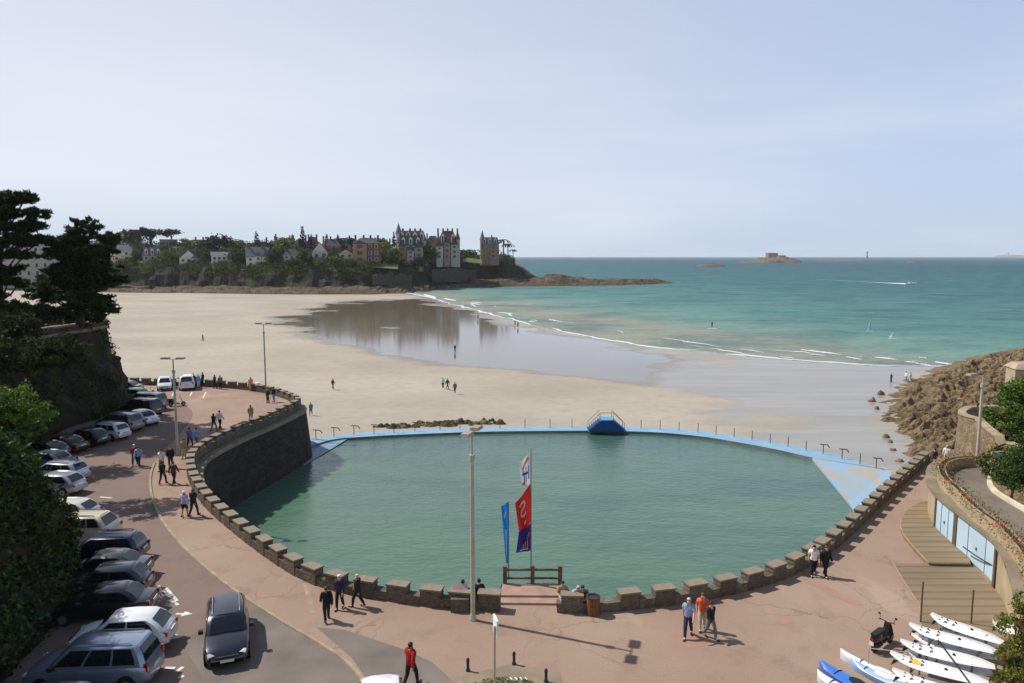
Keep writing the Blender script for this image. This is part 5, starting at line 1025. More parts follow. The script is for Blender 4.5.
def car_proto(kind):
    L, W, H, zb, xwf, xrf, xrr, xwr, zh, ztl = DIM[kind]; root = bpy.data.objects.new(kind, None); COL.objects.link(root)
    prof = [(-L / 2, .62, .80), (-L / 2 + .10, ztl - .06, .90), (-L / 2 + .35, zb, .96), (-L * .25, zb, 1), (0, zb - .01, 1), (xwf, zb - .02, .99), (L * .37, zh - .02, .95), (L / 2 - .22, zh - .12, .88), (L / 2 - .04, zh - .30, .78), (L / 2, .48, .72)]
    rows = []
    for (x, zt, wf) in prof:
        w = W / 2 * wf; zlo = .24 if -L / 2 + .2 < x < L / 2 - .2 else .34
        half = [(w * .86, zlo), (w * .97, zlo + .1), (w, min(zt - .2, .55)), (w * .985, zt - .14), (w * .93, zt - .03), (w * .80, zt), (w * .4, zt + .02), (0, zt + .03)]
        rows.append([Vector((x, y, z)) for y, z in half] + [Vector((x, -y, z)) for y, z in half[-2::-1]])
    mb = MB(); mb.grid(rows); mb.add(rows[0], [tuple(range(len(rows[0])))]); mb.add(rows[-1], [tuple(range(len(rows[-1])))[::-1]])
    # cabin
    wb, wr = W / 2 * .93, W / 2 * .74; zc = zb - .04
    def sec(x0, x1, t): return x0 + (x1 - x0) * t
    lv = []
    for (t, z, wv) in ((0, zc, wb), (.5, zc + (H - zc) * .55, wb * .5 + wr * .5 + .02), (.92, H - .07, wr + .02), (1, H, wr - .14)):
        xf, xr = sec(xwf, xrf, t), sec(xwr, xrr, t ** 1.3); i = .14 if t < 1 else .2
        lv.append([Vector((xf, -wv + i, z)), Vector((xf, wv - i, z)), Vector((xf - i, wv, z)), Vector(((xf + xr) / 2, wv + .01, z + (.02 if t == 1 else 0))), Vector((xr + i, wv, z)), Vector((xr, wv - i, z)), Vector((xr, -wv + i, z)), Vector((xr + i, -wv, z)), Vector(((xf + xr) / 2, -wv - .01, z + (.02 if t == 1 else 0))), Vector((xf - i, -wv, z))])
    o0 = len(mb.v)
    for a, b in zip(lv, lv[1:]):
        for k in range(10): mb.add([a[k], a[(k + 1) % 10], b[(k + 1) % 10], b[k]], [(0, 1, 2, 3)])
    mb.add(lv[-1], [tuple(range(10))])
    me = mb.mesh('body', black)
    bm = bmesh.new(); bm.from_mesh(me); bmesh.ops.remove_doubles(bm, verts=bm.verts, dist=.002); bmesh.ops.recalc_face_normals(bm, faces=bm.faces)
    for f in bm.faces: f.smooth = True
    for e in bm.edges: e.smooth = len(e.link_faces) == 2 and e.calc_face_angle(0) < R(38)
    bm.to_mesh(me); bm.free(); link('body', me, root)
    m1, tp = lv[0], lv[2]
    panel(lv, 0, 1, .02, .98, .10, .95, .02).build('windscreen', cglass, root)
    panel(lv, 5, 6, .04, .96, .16, .93, .02).build('rear_window', cglass, root)
    for s in (0, 1):
        idx = (2, 4) if s == 0 else (9, 7); idx = idx if s == 0 else idx[::-1]
        for k, (u0, u1) in enumerate(((.03, .33), (.36, .66), (.69, .95)) if kind in ('mpv', 'van', 'estate', 'suv') else ((.04, .46), (.50, .93))):
            if s: u0, u1 = 1 - u1, 1 - u0
            panel(lv, idx[0], idx[1], u0, u1, .14, .94, .03).build('side_window', cglass, root)
    for x in (L * .5 - .82, -L * .5 + .80):
        for s in (-1, 1):
            t = MB().tube([(x, s * (W / 2 - .20), .315), (x, s * (W / 2 + .005), .315)], .315, 16).build('wheel', tyre, root, 40); MB().tube([(x, s * (W / 2 - .02), .315), (x, s * (W / 2 + .012), .315)], .19, 12).build('rim', rimm, t)
            a = MB(); a.tube([(x, s * (W / 2 - .05), .33), (x, s * (W / 2 - .004), .33)], .37, 16); a.build('wheel_arch', black, root)
    for s in (-1, 1):
        M = Matrix.Translation((L / 2 - .20, s * W * .33, zh - .22)) @ Matrix.Rotation(-s * .35, 4, 'Z') @ Matrix.Rotation(.5, 4, 'Y'); MB().box(-.08, .085, -.15, .15, -.05, .07, M).build('headlight', lampg, root)
        hh = .30 if kind in ('mpv', 'van') else .18
        MB().box(-L / 2 + .02, -L / 2 + .16, s * W * .385 - .07, s * W * .385 + .07, ztl - .24, ztl - .24 + hh).build('tail_light', redl, root)
        MB().box(xwf - .42, xwf - .22, s * (W / 2 + .01), s * (W / 2 + .2), zb + .02, zb + .17).build('mirror', black, root)
    MB().box(-L / 2 - .03, -L / 2 + .02, -.26, .26, .66, .78).build('number_plate', plate, root); MB().box(L / 2 - .01, L / 2 + .02, -.26, .26, .36, .47).build('number_plate', plate, root)
    MB().box(L / 2 - .08, L / 2 + .006, -.45, .45, .50, .60).build('grille', black, root)
    if kind in ('mpv', 'estate', 'suv'):
        for s in (-1, 1): MB().tube([(xrf - .15, s * (wr - .12), H - .02), (xrf - .25, s * (wr - .12), H + .05), (xrr + .3, s * (wr - .12), H + .05), (xrr + .2, s * (wr - .12), H - .02)], .022, 5).build('roof_rail', rimm, root)
    return root
CP = {}
def car(kind, pos, head, col, label, group='parked cars along the cliff', metal=.3):
    if kind not in CP: CP[kind] = car_proto(kind); o = CP[kind]
    else: o = copy_tree(CP[kind])
    o.name = 'car'; o.location = pos; o.rotation_euler = (0, 0, R(head)); tag(o, label, 'van' if kind == 'van' else 'car', group)
    for ch in o.children:
        if ch.name.split('.')[0] == 'body': setmat(ch, paint(col, metal))
    return o
def parked(kind, px, py, head, col, label, metal=.3):     # px, py: foot of the middle of its tail
    p = P(px, py); d = Vector((math.cos(R(head)), math.sin(R(head)), 0)); return car(kind, p + d * DIM[kind][0] / 2, head, col, label, metal=metal)
parked('hatch', 104, 728, 182, (70, 74, 80), 'dark car cut by the lower picture edge below the silver-blue people carrier')
parked('mpv', 158, 679, 183, (138, 150, 170), 'silver-blue people carrier with roof rails, nearest whole car of the parked row', .5)
parked('hatch', 174, 643, 187, (226, 226, 226), 'white hatchback parked between the silver-blue people carrier and a black car', 0)
parked('saloon', 156, 612, 188, (24, 25, 30), 'black car parked just beyond the white hatchback')
parked('hatch', 151, 592, 187, (58, 60, 64), 'dark grey hatchback with pale roof edge, second beyond the white hatchback')
parked('saloon', 150, 577, 186, (64, 62, 64), 'grey saloon with its sloping rear window catching the light')
parked('estate', 146, 559, 184, (26, 32, 62), 'navy blue estate car beside the cream-roofed car')
parked('suv', 117, 541, 180, (206, 196, 172), 'cream-roofed off-roader poking out of the cliff shade', 0)
parked('hatch', 97, 523, 178, (214, 210, 200), 'small white car half hidden by the ivy, beyond the cream-roofed off-roader', 0)
parked('hatch', 82, 494, 172, (176, 180, 190), 'pale silver hatchback, nearer of two side by side by the ivy edge', .5)
parked('estate', 85, 482, 171, (188, 192, 200), 'pale silver estate, farther of two side by side by the ivy edge', .5)
parked('saloon', 72, 470, 169, (112, 124, 136), 'blue-grey car behind the two pale silver cars', .5)
parked('hatch', 65, 460, 168, (40, 42, 46), 'dark small car deep in the shade beside the blue-grey one')
parked('saloon', 84, 453, 166, (46, 36, 36), 'dark car with a glowing red tail lamp in the cliff shade')
parked('hatch', 105, 446, 165, (34, 35, 38), 'black hatchback between the red-lamped car and the bright silver estate')
parked('estate', 126, 440, 163, (206, 208, 214), 'bright silver estate car with dark rear window in the shade', .4)
parked('mpv', 139, 432, 162, (104, 108, 112), 'mid-grey people carrier beside the bright silver estate', .4)
parked('saloon', 154, 426, 152, (186, 196, 208), 'pale blue-silver saloon sticking out at the shadow edge', .5)
parked('mpv', 159, 416, 160, (36, 38, 42), 'black people carrier just beyond the pale blue-silver saloon')
parked('van', 164, 410, 164, (92, 116, 124), 'teal grey van near the motor scooters', .4)
parked('hatch', 148, 401, 176, (122, 150, 96), 'green car tucked against the foot of the rock', .2)
parked('saloon', 142, 392, 183, (116, 124, 120), 'grey car by the parapet at the far left corner of the car park', .4)
for x, y, c, lb in ((163, 391, (214, 214, 216), 'white hatchback facing the camera by the far parapet'), (186, 390, (226, 226, 228), 'white people carrier with its nose to the far parapet beside the lamp post')):
    p = P(x, y); car('hatch' if x < 170 else 'mpv', p + Vector((-.5, 1.6, 0)), -66 if x < 170 else 112, c, lb, 'cars by the far parapet', 0)
car('estate', P(232, 640) + Vector((-.1, -.25, 0)), -69, (44, 44, 54), 'dark grey estate car driving up the road towards the camera', 'cars on the road', .4)
car('hatch', Vector((P(386, 676, 1.47).x, P(386, 676, 1.47).y - 1.15, 0)), -80, (232, 232, 234), 'white car roof at the bottom edge beside the man in red', 'cars on the road', 0)

# ------------------------------------------------------------------ motor scooters
def scooter(loc, head, label, col, group):
    t = thing('motor_scooter', label, 'scooter', loc, R(head), group); pm = mat('scooter_%d' % col[0], lin(col), .25, .1, 2, coat=.5)
    for x in (-.62, .66):
        w_ = MB().tube([(x, -.06, .24), (x, .06, .24)], .24, 16).build('wheel', tyre, t, 40); MB().tube([(x, -.065, .24), (x, .065, .24)], .13, 10).build('rim', rimm, w_)
    mb = MB(); sec_ = lambda x, z0, z1, w: [Vector((x, y * w, z0 + (z1 - z0) * k)) for y, k in ((-.7, 0), (-1, .5), (-.7, 1), (.7, 1), (1, .5), (.7, 0))]
    rws = [sec_(-.95, .62, .74, .07), sec_(-.80, .42, .76, .15), sec_(-.45, .34, .74, .18), sec_(-.15, .26, .68, .16), sec_(-.05, .24, .34, .17), sec_(.30, .24, .34, .17)]
    rws = [r + [r[0]] for r in rws]; mb.grid(rws); mb.add(rws[0][:-1], [tuple(range(6))]); mb.add(rws[-1][:-1], [tuple(range(6))[::-1]]); mb.build('body', pm, t, 50)
    mb = MB(); mb.grid([[Vector((.30, y, .30)) for y in (-.17, 0, .17)], [Vector((.42, y * 1.15, .62 + (.03 if y == 0 else 0))) for y in (-.17, 0, .17)], [Vector((.36, y, .98)) for y in (-.12, 0, .12)], [Vector((.44, y, .98)) for y in (-.12, 0, .12)], [Vector((.52, y * 1.1, .62)) for y in (-.17, 0, .17)], [Vector((.42, y, .28)) for y in (-.17, 0, .17)]]); mb.build('leg_shield', pm, t, 60)
    MB().prism([(-.85, -.11), (-.1, -.15), (.0, -.08), (.0, .08), (-.1, .15), (-.85, .11)], .762, .86).build('seat', black, t)
    h = MB().tube([(.30, -.34, 1.06), (.36, -.2, 1.04), (.37, 0, 1.0), (.36, .2, 1.04), (.30, .34, 1.06)], .022, 7).build('handlebar', black, t)
    for s in (-1, 1):
        MB().tube([(.33, s * .26, 1.05), (.36, s * .33, 1.24)], .01, 5).build('mirror_stalk', black, h); MB().lathe([(.02, -.015), (.06, 0), (.02, .015)], (0, 0, 0), 8, Matrix.Translation((.36, s * .35, 1.27)) @ Matrix.Rotation(R(80), 4, 'Y')).build('mirror', black, h)
    MB().tube([(.42, 0, .92), (.66, 0, .26)], .035, 7).build('fork', steel, t); MB().box(.44, .5, -.07, .07, .86, .98).build('headlight', lampg, t); MB().box(-.99, -.93, -.06, .06, .62, .70).build('tail_light', redl, t)
    MB().box(-.98, -.965, -.09, .09, .40, .56, ).build('number_plate', mat('white_plate', (.75, .75, .75), .5), t); MB().tube([(-.1, .02, .25), (-.18, .16, .0)], .015, 5).build('stand', steel, t)
    mb = MB(); mb.tube([(-.62, -.12, .24), (-.3, -.14, .3)], .05, 7); mb.build('exhaust', steel, t)
scooter(P(882, 647), 38, 'black motor scooter parked alone on the promenade near the sailboards', (20, 20, 22), 'motor scooters')
scooter(P(150, 399), 60, 'dark scooter in the far car park, left of two between the cars', (30, 30, 34), 'motor scooters'); scooter(P(158, 399.5), 75, 'dark scooter in the far car park, right of two between the cars', (44, 34, 34), 'motor scooters'); scooter(P(177, 406), 20, 'dark scooter in front of the teal grey van', (34, 36, 40), 'motor scooters')

# ------------------------------------------------------------------ people
def skin(name, chains, rad, sub=1):
    names = list(rad); ix = {n: i for i, n in enumerate(names)}; me = bpy.data.meshes.new(name)
    me.from_pydata([rad[n][0] for n in names], [(ix[a], ix[b]) for ch in chains for a, b in zip(ch, ch[1:])], [])
    o = bpy.data.objects.new(name, me); COL.objects.link(o); md = o.modifiers.new('s', 'SKIN'); md.use_smooth_shade = True; md.branch_smoothing = .3
    if not me.skin_vertices: 
        bm = bmesh.new(); bm.from_mesh(me); bm.verts.layers.skin.verify(); bm.to_mesh(me); bm.free()
    for i, n in enumerate(names):
        v = me.skin_vertices[0].data[i]; r = rad[n][1]; v.radius = (r, r) if not hasattr(r, '__len__') else r; v.use_root = (i == 0)
    if sub: o.modifiers.new('u', 'SUBSURF').levels = sub
    dg = bpy.context.evaluated_depsgraph_get(); out = bpy.data.meshes.new_from_object(o.evaluated_get(dg)); out.name = name
    COL.objects.unlink(o); bpy.data.objects.remove(o); return out
def pose(kind):
    J = {'pelvis': (0, 0, .95), 'waist': (0, 0, 1.10), 'chest': (0, .01, 1.30), 'neck': (0, .005, 1.46), 'jaw': (0, .035, 1.55), 'skull': (0, .018, 1.635)}
    st = {'walkA': .26, 'walkB': -.24, 'stand': .03, 'stroll': .14}.get(kind, 0)
    for s, n in ((-1, 'L'), (1, 'R')):
        k = s * st
        J['hip' + n] = (s * .095, 0, .90); J['knee' + n] = (s * .10, k * .55 + abs(st) * .25, .50); J['ankle' + n] = (s * .10, k * 1.05 - (.05 if k < 0 else 0), .09 + (.06 if k < -.1 else 0)); J['toe' + n] = (s * .115, k * 1.05 + .15 - (.03 if k < 0 else 0), .035 + (.0 if k > -.1 else .02))
        J['shoulder' + n] = (s * .185, 0, 1.42); J['elbow' + n] = (s * .235, -k * .5 - .03, 1.14); J['wrist' + n] = (s * .235, -k * 1.0 + .07, .90); J['hand' + n] = (s * .23, -k * 1.1 + .10, .81)
    if kind in ('sit', 'bend'):
        dz = -.45; f = .10 if kind == 'sit' else .36
        for n in ('waist', 'chest', 'neck', 'jaw', 'skull', 'pelvis'): x, y, z = J[n]; h = z - .95; J[n] = (x, y + f * h * (1.4 if kind == 'bend' else 1), .95 + h * (1 if kind == 'sit' else .86) + dz)
        for s, n in ((-1, 'L'), (1, 'R')):
            J['hip' + n] = (s * .10, .02, .48); J['knee' + n] = (s * .12, .46, .52); J['ankle' + n] = (s * .11, .48, .09); J['toe' + n] = (s * .12, .63, .035)
            sy = f * .47 * (1.4 if kind == 'bend' else 1); J['shoulder' + n] = (s * .185, sy, .95 + .47 * (1 if kind == 'sit' else .86) + dz); J['elbow' + n] = (s * .24, sy + .1, .70); J['wrist' + n] = (s * .16, sy + .34, .62); J['hand' + n] = (s * .13, sy + .42, .60)
    return J
RAD = {'pelvis': (.175, .13), 'waist': (.16, .125), 'chest': (.195, .14), 'neck': .060, 'jaw': .078, 'skull': (.092, .112), 'hip': .11, 'knee': .075, 'ankle': .052, 'toe': .045, 'shoulder': .085, 'elbow': .056, 'wrist': .040, 'hand': .042}
BM_ = {}
def parts_mesh(kind):
    if kind in BM_: return BM_[kind]
    J = pose(kind); r = lambda n: RAD[n.rstrip('LR')] if n.rstrip('LR') in RAD else RAD[n]
    g = lambda ns, add=0, sc=1: {n: (J[n], tuple(q * sc + add for q in r(n)) if hasattr(r(n), '__len__') else r(n) * sc + add) for n in ns}
    arms = [['chest', 'shoulder' + s, 'elbow' + s, 'wrist' + s, 'hand' + s] for s in 'LR']; legs = [['pelvis', 'hip' + s, 'knee' + s, 'ankle' + s, 'toe' + s] for s in 'LR']
    allj = ['pelvis', 'waist', 'chest', 'neck', 'jaw', 'skull'] + [c for ch in arms + legs for c in ch[1:]]
    body = skin('body', [['pelvis', 'waist', 'chest', 'neck', 'jaw', 'skull']] + arms + legs, g(allj))
    raw = body.copy()
    bm = bmesh.new(); bm.from_mesh(body)                              # nose, fingers and thumb grow on the same mesh
    def cone(p, d, ln, r0, mi_=0):
        p = Vector(p); d = Vector(d).normalized(); u = d.orthogonal().normalized(); w2 = d.cross(u)
        a = [bm.verts.new(p + (u * math.cos(q) + w2 * math.sin(q)) * r0) for q in (0, 1.57, 3.14, 4.71)]; b = [bm.verts.new(p + d * ln + (u * math.cos(q) + w2 * math.sin(q)) * r0 * .6) for q in (0, 1.57, 3.14, 4.71)]
        fs_ = [bm.faces.new((a[i], a[(i + 1) % 4], b[(i + 1) % 4], b[i])) for i in range(4)] + [bm.faces.new(b)]
        for f_ in fs_: f_.material_index = mi_
    x, y, z = J['skull']; cone((x, y + .085, z - .045), (0, 1, -.4), .035, .016)
    for s in (-1, 1): cone((x + s * .072, y - .005, z - .04), (s, -.2, .1), .02, .022); cone((x + s * .034, y + .070, z - .018), (0, 1, 0), .014, .013, 1)
    cone((x, y + .068, z - .092), (0, 1, 0), .014, .02, 1)
    for s, n in ((-1, 'L'), (1, 'R')):
        h = Vector(J['hand' + n]); d = (h - Vector(J['wrist' + n])).normalized()
        for k, ln in enumerate((.062, .074, .07, .055)): cone(h + d * .02 + Vector((0, (k - 1.5) * .019, 0)), d + Vector((-s * .25, .05, 0)), ln, .0095)
        cone(h + Vector((0, .028, 0)), d + Vector((-s * .2, .9, 0)), .05, .011)
    bm.to_mesh(body); bm.free()
    bones = [('torso', 'pelvis', 'waist'), ('torso', 'waist', 'chest'), ('throat', 'chest', 'neck'), ('head', 'neck', 'jaw'), ('head', 'jaw', 'skull')]
    for s in 'LR': bones += [('torso', 'chest', 'shoulder' + s), ('upper', 'shoulder' + s, 'elbow' + s), ('fore', 'elbow' + s, 'wrist' + s), ('hand', 'wrist' + s, 'hand' + s), ('hips', 'pelvis', 'hip' + s), ('thigh', 'hip' + s, 'knee' + s), ('calf', 'knee' + s, 'ankle' + s), ('foot', 'ankle' + s, 'toe' + s)]
    cls = []
    for p in raw.polygons:
        c = p.center; best = (9, '', 0)
        for k, a, b2 in bones:
            A, B2 = Vector(J[a]), Vector(J[b2]); e = B2 - A; t = max(0, min(1, (c - A).dot(e) / e.dot(e))); ra, rb = (min(r(q)) if hasattr(r(q), '__len__') else r(q) for q in (a, b2)); d = (c - A - e * t).length - .8 * (ra + (rb - ra) * t)
            if d < best[0]: best = (d, k, t)
        cls.append(best[1:])
    def cloth(name, keep, off):
        vs, fs, ix = [], [], {}
        for p, (k, t) in zip(raw.polygons, cls):
            if not keep(k, t, p.center): continue
            f = []
            for vi in p.vertices:
                if vi not in ix: v = raw.vertices[vi]; ix[vi] = len(vs); vs.append(v.co + v.normal * off(v.co))
                f.append(ix[vi])
            fs.append(f)
        me = bpy.data.meshes.new(name); me.from_pydata(vs, [], fs); me.polygons.foreach_set('use_smooth', [True] * len(fs)); return me
    zw = J['pelvis'][2] - .03
    tl = cloth('top', lambda k, t, c: (k == 'torso' and c.z > zw - .05) or (k == 'hips' and c.z > zw) or k == 'upper' or (k == 'fore' and t < .93) or (k == 'throat' and t < .72), lambda c: .022 + max(0, .03 - abs(c.z - zw)) * .6)
    ts = cloth('top', lambda k, t, c: (k == 'torso' and c.z > zw - .02) or (k == 'hips' and c.z > zw + .02) or (k == 'upper' and t < .72) or (k == 'throat' and t < .66), lambda c: .018)
    bl_ = cloth('trousers', lambda k, t, c: (k == 'torso' and c.z < J['waist'][2]) or k in ('hips', 'thigh') or (k == 'calf' and t < .97), lambda c: .012)
    bs_ = cloth('shorts', lambda k, t, c: (k == 'torso' and c.z < J['waist'][2]) or k == 'hips' or (k == 'thigh' and t < .9), lambda c: .016)
    bpy.data.meshes.remove(raw)
    mb = MB(); x, y, z = J['skull']; hr = MB()
    for i, (rr, zz) in enumerate(((.088, -.06), (.096, .0), (.092, .045), (.066, .082), (.02, .098))): hr.v += [(x + rr * .95 * math.cos(q), y - .012 + rr * 1.1 * math.sin(q), z + zz + (.085 if math.sin(q) > .2 and i == 0 else .035 if math.sin(q) > .2 and i == 1 else 0)) for q in np.linspace(0, 2 * math.pi, 13)[:-1]]
    for i in range(4): hr.f += [(i * 12 + k, i * 12 + (k + 1) % 12, (i + 1) * 12 + (k + 1) % 12, (i + 1) * 12 + k) for k in range(12)]
    hr.f.append(tuple(range(48, 60))); hr.m = [0] * len(hr.f); hm_ = hr.mesh('hair', black, 70)
    sh = MB()
    for s in 'LR':
        a, t = Vector(J['ankle' + s]), Vector(J['toe' + s]); d = (t - a); d.z = 0; d.normalize(); sh.tube([(a - d * .06) * 1.0 + Vector((0, 0, -.045)), a + d * .05 + Vector((0, 0, -.04)), t + d * .05 + Vector((0, 0, .0))], [.045, .05, .035], 8)
    sm = sh.mesh('shoes', black, 60)
    BM_[kind] = (body, tl, ts, bl_, bs_, hm_, sm); return BM_[kind]
SKIN = mat('skin_tone', lin((204, 156, 128)), .6, .08, 4)
CL = {k: mat('cloth_' + k, lin(c), .85, .15, 6, .15, 30) for k, c in dict(black=(30, 30, 34), navy=(40, 48, 72), grey=(108, 108, 112), red=(158, 26, 24), white=(224, 222, 216), lav=(176, 170, 208), blue=(84, 112, 160), lblue=(130, 156, 190), orange=(224, 96, 62), tan=(160, 134, 100), pink=(208, 130, 124), green=(60, 116, 90), brown=(88, 66, 50), teal=(62, 130, 140), beige=(196, 178, 150)).items()}
HAIR = {k: mat('hair_' + k, lin(c), .7, .2, 20) for k, c in dict(dark=(34, 26, 22), brown=(84, 60, 42), blond=(206, 178, 128), grey=(176, 172, 168), white=(226, 224, 220)).items()}
def person(px, py, kind, head, top, bot, hair, label, long=True, full=True, z=0.0, sc=1.0, group=None, pt=None):
    body, tl, ts, bl_, bs_, hm_, sm = parts_mesh(kind); pt = pt or P(px, py, z)
    t = thing('person', label, 'person', pt, R(head - 90), group); t.scale = (sc, sc, sc)
    for nm, me, mt in (('body', body, SKIN), ('top', tl if long else ts, CL[top]), ('trousers' if full else 'shorts', bl_ if full else bs_, CL[bot]), ('hair', hm_, HAIR[hair]), ('shoes', sm, CL['black'] if bot != 'white' else CL['brown'])):
        o = link(nm, me, t)
        if not o.data.materials:
            o.data.materials.append(SKIN)
            if nm == 'body': o.data.materials.append(HAIR['dark'])
        setmat(o, mt)
    return t
PP = [  # px, py of the feet, pose, facing, top, trousers, hair, label, long sleeves, long trousers, scale
 (411, 686, 'walkA', 60, 'red', 'black', 'dark', 'person in a red jacket and dark trousers walking by the white car', 1, 1, 1.03),
 (327, 621, 'walkA', 110, 'black', 'black', 'brown', 'person all in black carrying a small bag, nearest of the trio by the parapet', 1, 1, .95),
 (340, 609, 'stroll', -100, 'navy', 'black', 'white', 'white-haired person in a dark open jacket, middle of the trio by the parapet', 1, 1, .98),
 (358, 607, 'walkB', 165, 'black', 'black', 'blond', 'blond person in black striding, right of the trio by the parapet', 1, 1, .94),
 (185, 517, 'stroll', 80, 'lav', 'black', 'white', 'person in a lavender top, dark shorts and white cap walking beside the parapet', 1, 0, 1.0),
 (194, 516, 'walkA', 80, 'black', 'navy', 'brown', 'person in black walking beside the one in the lavender top', 1, 1, 1.04),
 (163, 484, 'walkA', 85, 'black', 'black', 'dark', 'person in black, left of the couple on the kerb below the lamp post', 1, 1, .98),
 (174, 484, 'walkB', 85, 'brown', 'black', 'dark', 'person in brown, right of the couple on the kerb below the lamp post', 1, 1, .98),
 (162, 471, 'stroll', -95, 'white', 'grey', 'dark', 'person in a white top standing just left of the lamp post group', 0, 1, 1.0),
 (171, 468, 'stand', -80, 'black', 'navy', 'brown', 'dark-clad person next to the lamp post', 1, 1, 1.03),
 (184, 459, 'stand', -90, 'tan', 'beige', 'brown', 'person in tan clothes just right of the lamp post', 1, 1, .98),
 (190, 447, 'walkA', 85, 'blue', 'navy', 'dark', 'person in blue, left of the pair beyond the lamp post', 1, 1, 1.0),
 (197, 447, 'walkB', 85, 'lblue', 'blue', 'dark', 'person in pale blue, right of the pair beyond the lamp post', 1, 1, 1.0),
 (135, 465, 'walkA', -75, 'red', 'navy', 'white', 'person in red with a white cap walking in the road', 1, 1, .98), (139, 467, 'walkB', -80, 'lblue', 'navy', 'dark', 'person in light blue with a bag walking in the road beside the one in red', 1, 1, .96),
 (214, 431, 'walkA', 70, 'black', 'grey', 'dark', 'person in black, nearer of the two close together in mid car park', 1, 1, .98), (220, 429, 'walkB', 80, 'white', 'black', 'brown', 'person in white and black, farther of the two close together in mid car park', 1, 1, 1.05),
 (251, 422, 'stroll', 100, 'tan', 'tan', 'brown', 'lone person in tan clothes on the terrace near the wall bend', 1, 1, 1.0),
 (268, 403, 'stand', -120, 'black', 'black', 'dark', 'person in black, left of the pair beside the far lamp post', 1, 1, .98), (274, 402, 'stand', 170, 'black', 'blue', 'dark', 'person in dark top and blue trousers, right of the pair beside the far lamp post', 1, 1, 1.02),
 (251, 391, 'stand', -60, 'pink', 'beige', 'brown', 'person in pink by the pushchair at the far parapet', 0, 1, 1.0),
 (215, 388.5, 'stroll', 60, 'black', 'black', 'dark', 'person in black, left of the pair at the far parapet', 1, 1, 1.0), (220.5, 389, 'stroll', 110, 'grey', 'black', 'brown', 'person in grey, right of the pair at the far parapet', 1, 1, 1.0),
 (194, 387, 'stand', -90, 'blue', 'grey', 'dark', 'person in blue, left of the three by the white people carrier', 1, 1, 1.0), (198.5, 387.5, 'stand', -40, 'lblue', 'white', 'brown', 'person in pale clothes, middle of the three by the white people carrier', 1, 1, .98), (203, 386.5, 'stand', 180, 'black', 'black', 'dark', 'person in black, right of the three by the white people carrier', 1, 1, 1.05),
 (813, 576, 'stroll', -100, 'white', 'black', 'dark', 'person in a white top and black waistcoat by the right parapet', 0, 1, .97), (825, 577, 'stroll', -70, 'black', 'black', 'brown', 'person all in black beside the one in the white top by the right parapet', 1, 1, .98),
 (688, 637, 'walkA', -110, 'lblue', 'navy', 'grey', 'person in a pale blue shirt, left of the three strolling on the promenade', 0, 1, 1.04), (702, 630, 'stroll', -100, 'orange', 'beige', 'brown', 'person in an orange top and pale trousers, middle of the three strollers', 0, 1, 1.0), (710, 638, 'walkB', -60, 'black', 'grey', 'dark', 'person in a dark jacket with a shoulder bag, right of the three strollers', 1, 1, .96),
 (934, 470, 'stand', 120, 'navy', 'white', 'dark', 'person in dark top and white trousers at the end of the right parapet', 1, 1, 1.0), (946, 466, 'stand', 60, 'white', 'beige', 'grey', 'person in white partly hidden behind the planter wall', 1, 1, .98)]
for (x, y, k, h, tp_, bt, hr_, lb, lg, fu, sc) in PP: person(x, y, k, h, tp_, bt, hr_, lb, bool(lg), bool(fu), 0, sc)
for (x, y, k, h, tp_, bt, hr_, lb, z) in ((463, 606, 'sit', 95, 'white', 'navy', 'dark', 'person in white sitting on the parapet behind the pale board', .0), (479, 605, 'sit', 90, 'black', 'black', 'dark', 'person in black sitting on the parapet right of the tall lamp', .0),
    (562, 606, 'sit', -80, 'tan', 'lblue', 'dark', 'person in tan sitting on the parapet end by the wooden rail', .0), (575, 606.5, 'bend', -70, 'lav', 'black', 'grey', 'person in lavender bending forward on the parapet near the bin', .0), (583, 606, 'bend', -100, 'green', 'black', 'dark', 'dark-haired person in green crouched behind the litter bin', .0)): person(x, y, k, h, tp_, bt, hr_, lb, False, True, z, 1.0)
BP = [(712, 327, ZS, 'stand', 'black', 'black', 'person standing on a paddle board far out in the bay'), (515, 325, -7.2, 'stroll', 'black', 'black', 'person walking at the water line in the middle of the bay'), (455, 352, -6.5, 'stroll', 'black', 'navy', 'lone person on the wet sand in the middle of the beach'), (443, 388, -6.1, 'stroll', 'white', 'black', 'person in a pale top, left of two on the sand beyond the pool'), (447.5, 389, -6.1, 'walkA', 'navy', 'black', 'person in dark, right of two on the sand beyond the pool'), (455, 393, -6.1, 'stroll', 'grey', 'black', 'person in grey on the sand beyond the pool'), (333, 389, -6.1, 'stroll', 'red', 'navy', 'person in red on the sand beyond the wall tip'), (311, 415, -6.1, 'walkA', 'teal', 'black', 'person in teal walking on the sand right beside the wall tip'), (203, 341, -6.2, 'stroll', 'black', 'black', 'person alone on the dry sand at the left'), (478, 319, -6.8, 'stroll', 'black', 'black', 'person far away on the wet sand near the surf'), (891, 383, -6.9, 'stand', 'black', 'navy', 'person in dark clothes on the sand by the tip of the rocks'), (906, 381, -6.9, 'stand', 'white', 'lblue', 'person in white on the sand by the tip of the rocks'), (910, 382, -6.9, 'stroll', 'white', 'white', 'second person in white beside the rocks, slightly to the right'), (518, 327, -7.0, 'walkA', 'grey', 'black', 'person in grey walking close to the water line')]
for (x, y, z, k, tp_, bt, lb) in BP: person(x, y, k, random.uniform(0, 360), tp_, bt, 'dark', lb, True, True, z, 1.05, 'people on the beach')
p = P(712.5, 328.5, ZS + .1); o = MB().prism([(1.7 * math.cos(q), .4 * math.sin(q)) for q in np.linspace(0, 6.283, 17)[:-1]], 0, .12).build('paddle_board', mat('board_white', (.8, .8, .8), .4)); o.location = (p.x, p.y, ZS + .02); tag(o, 'white paddle board under the standing person out in the bay', 'board')

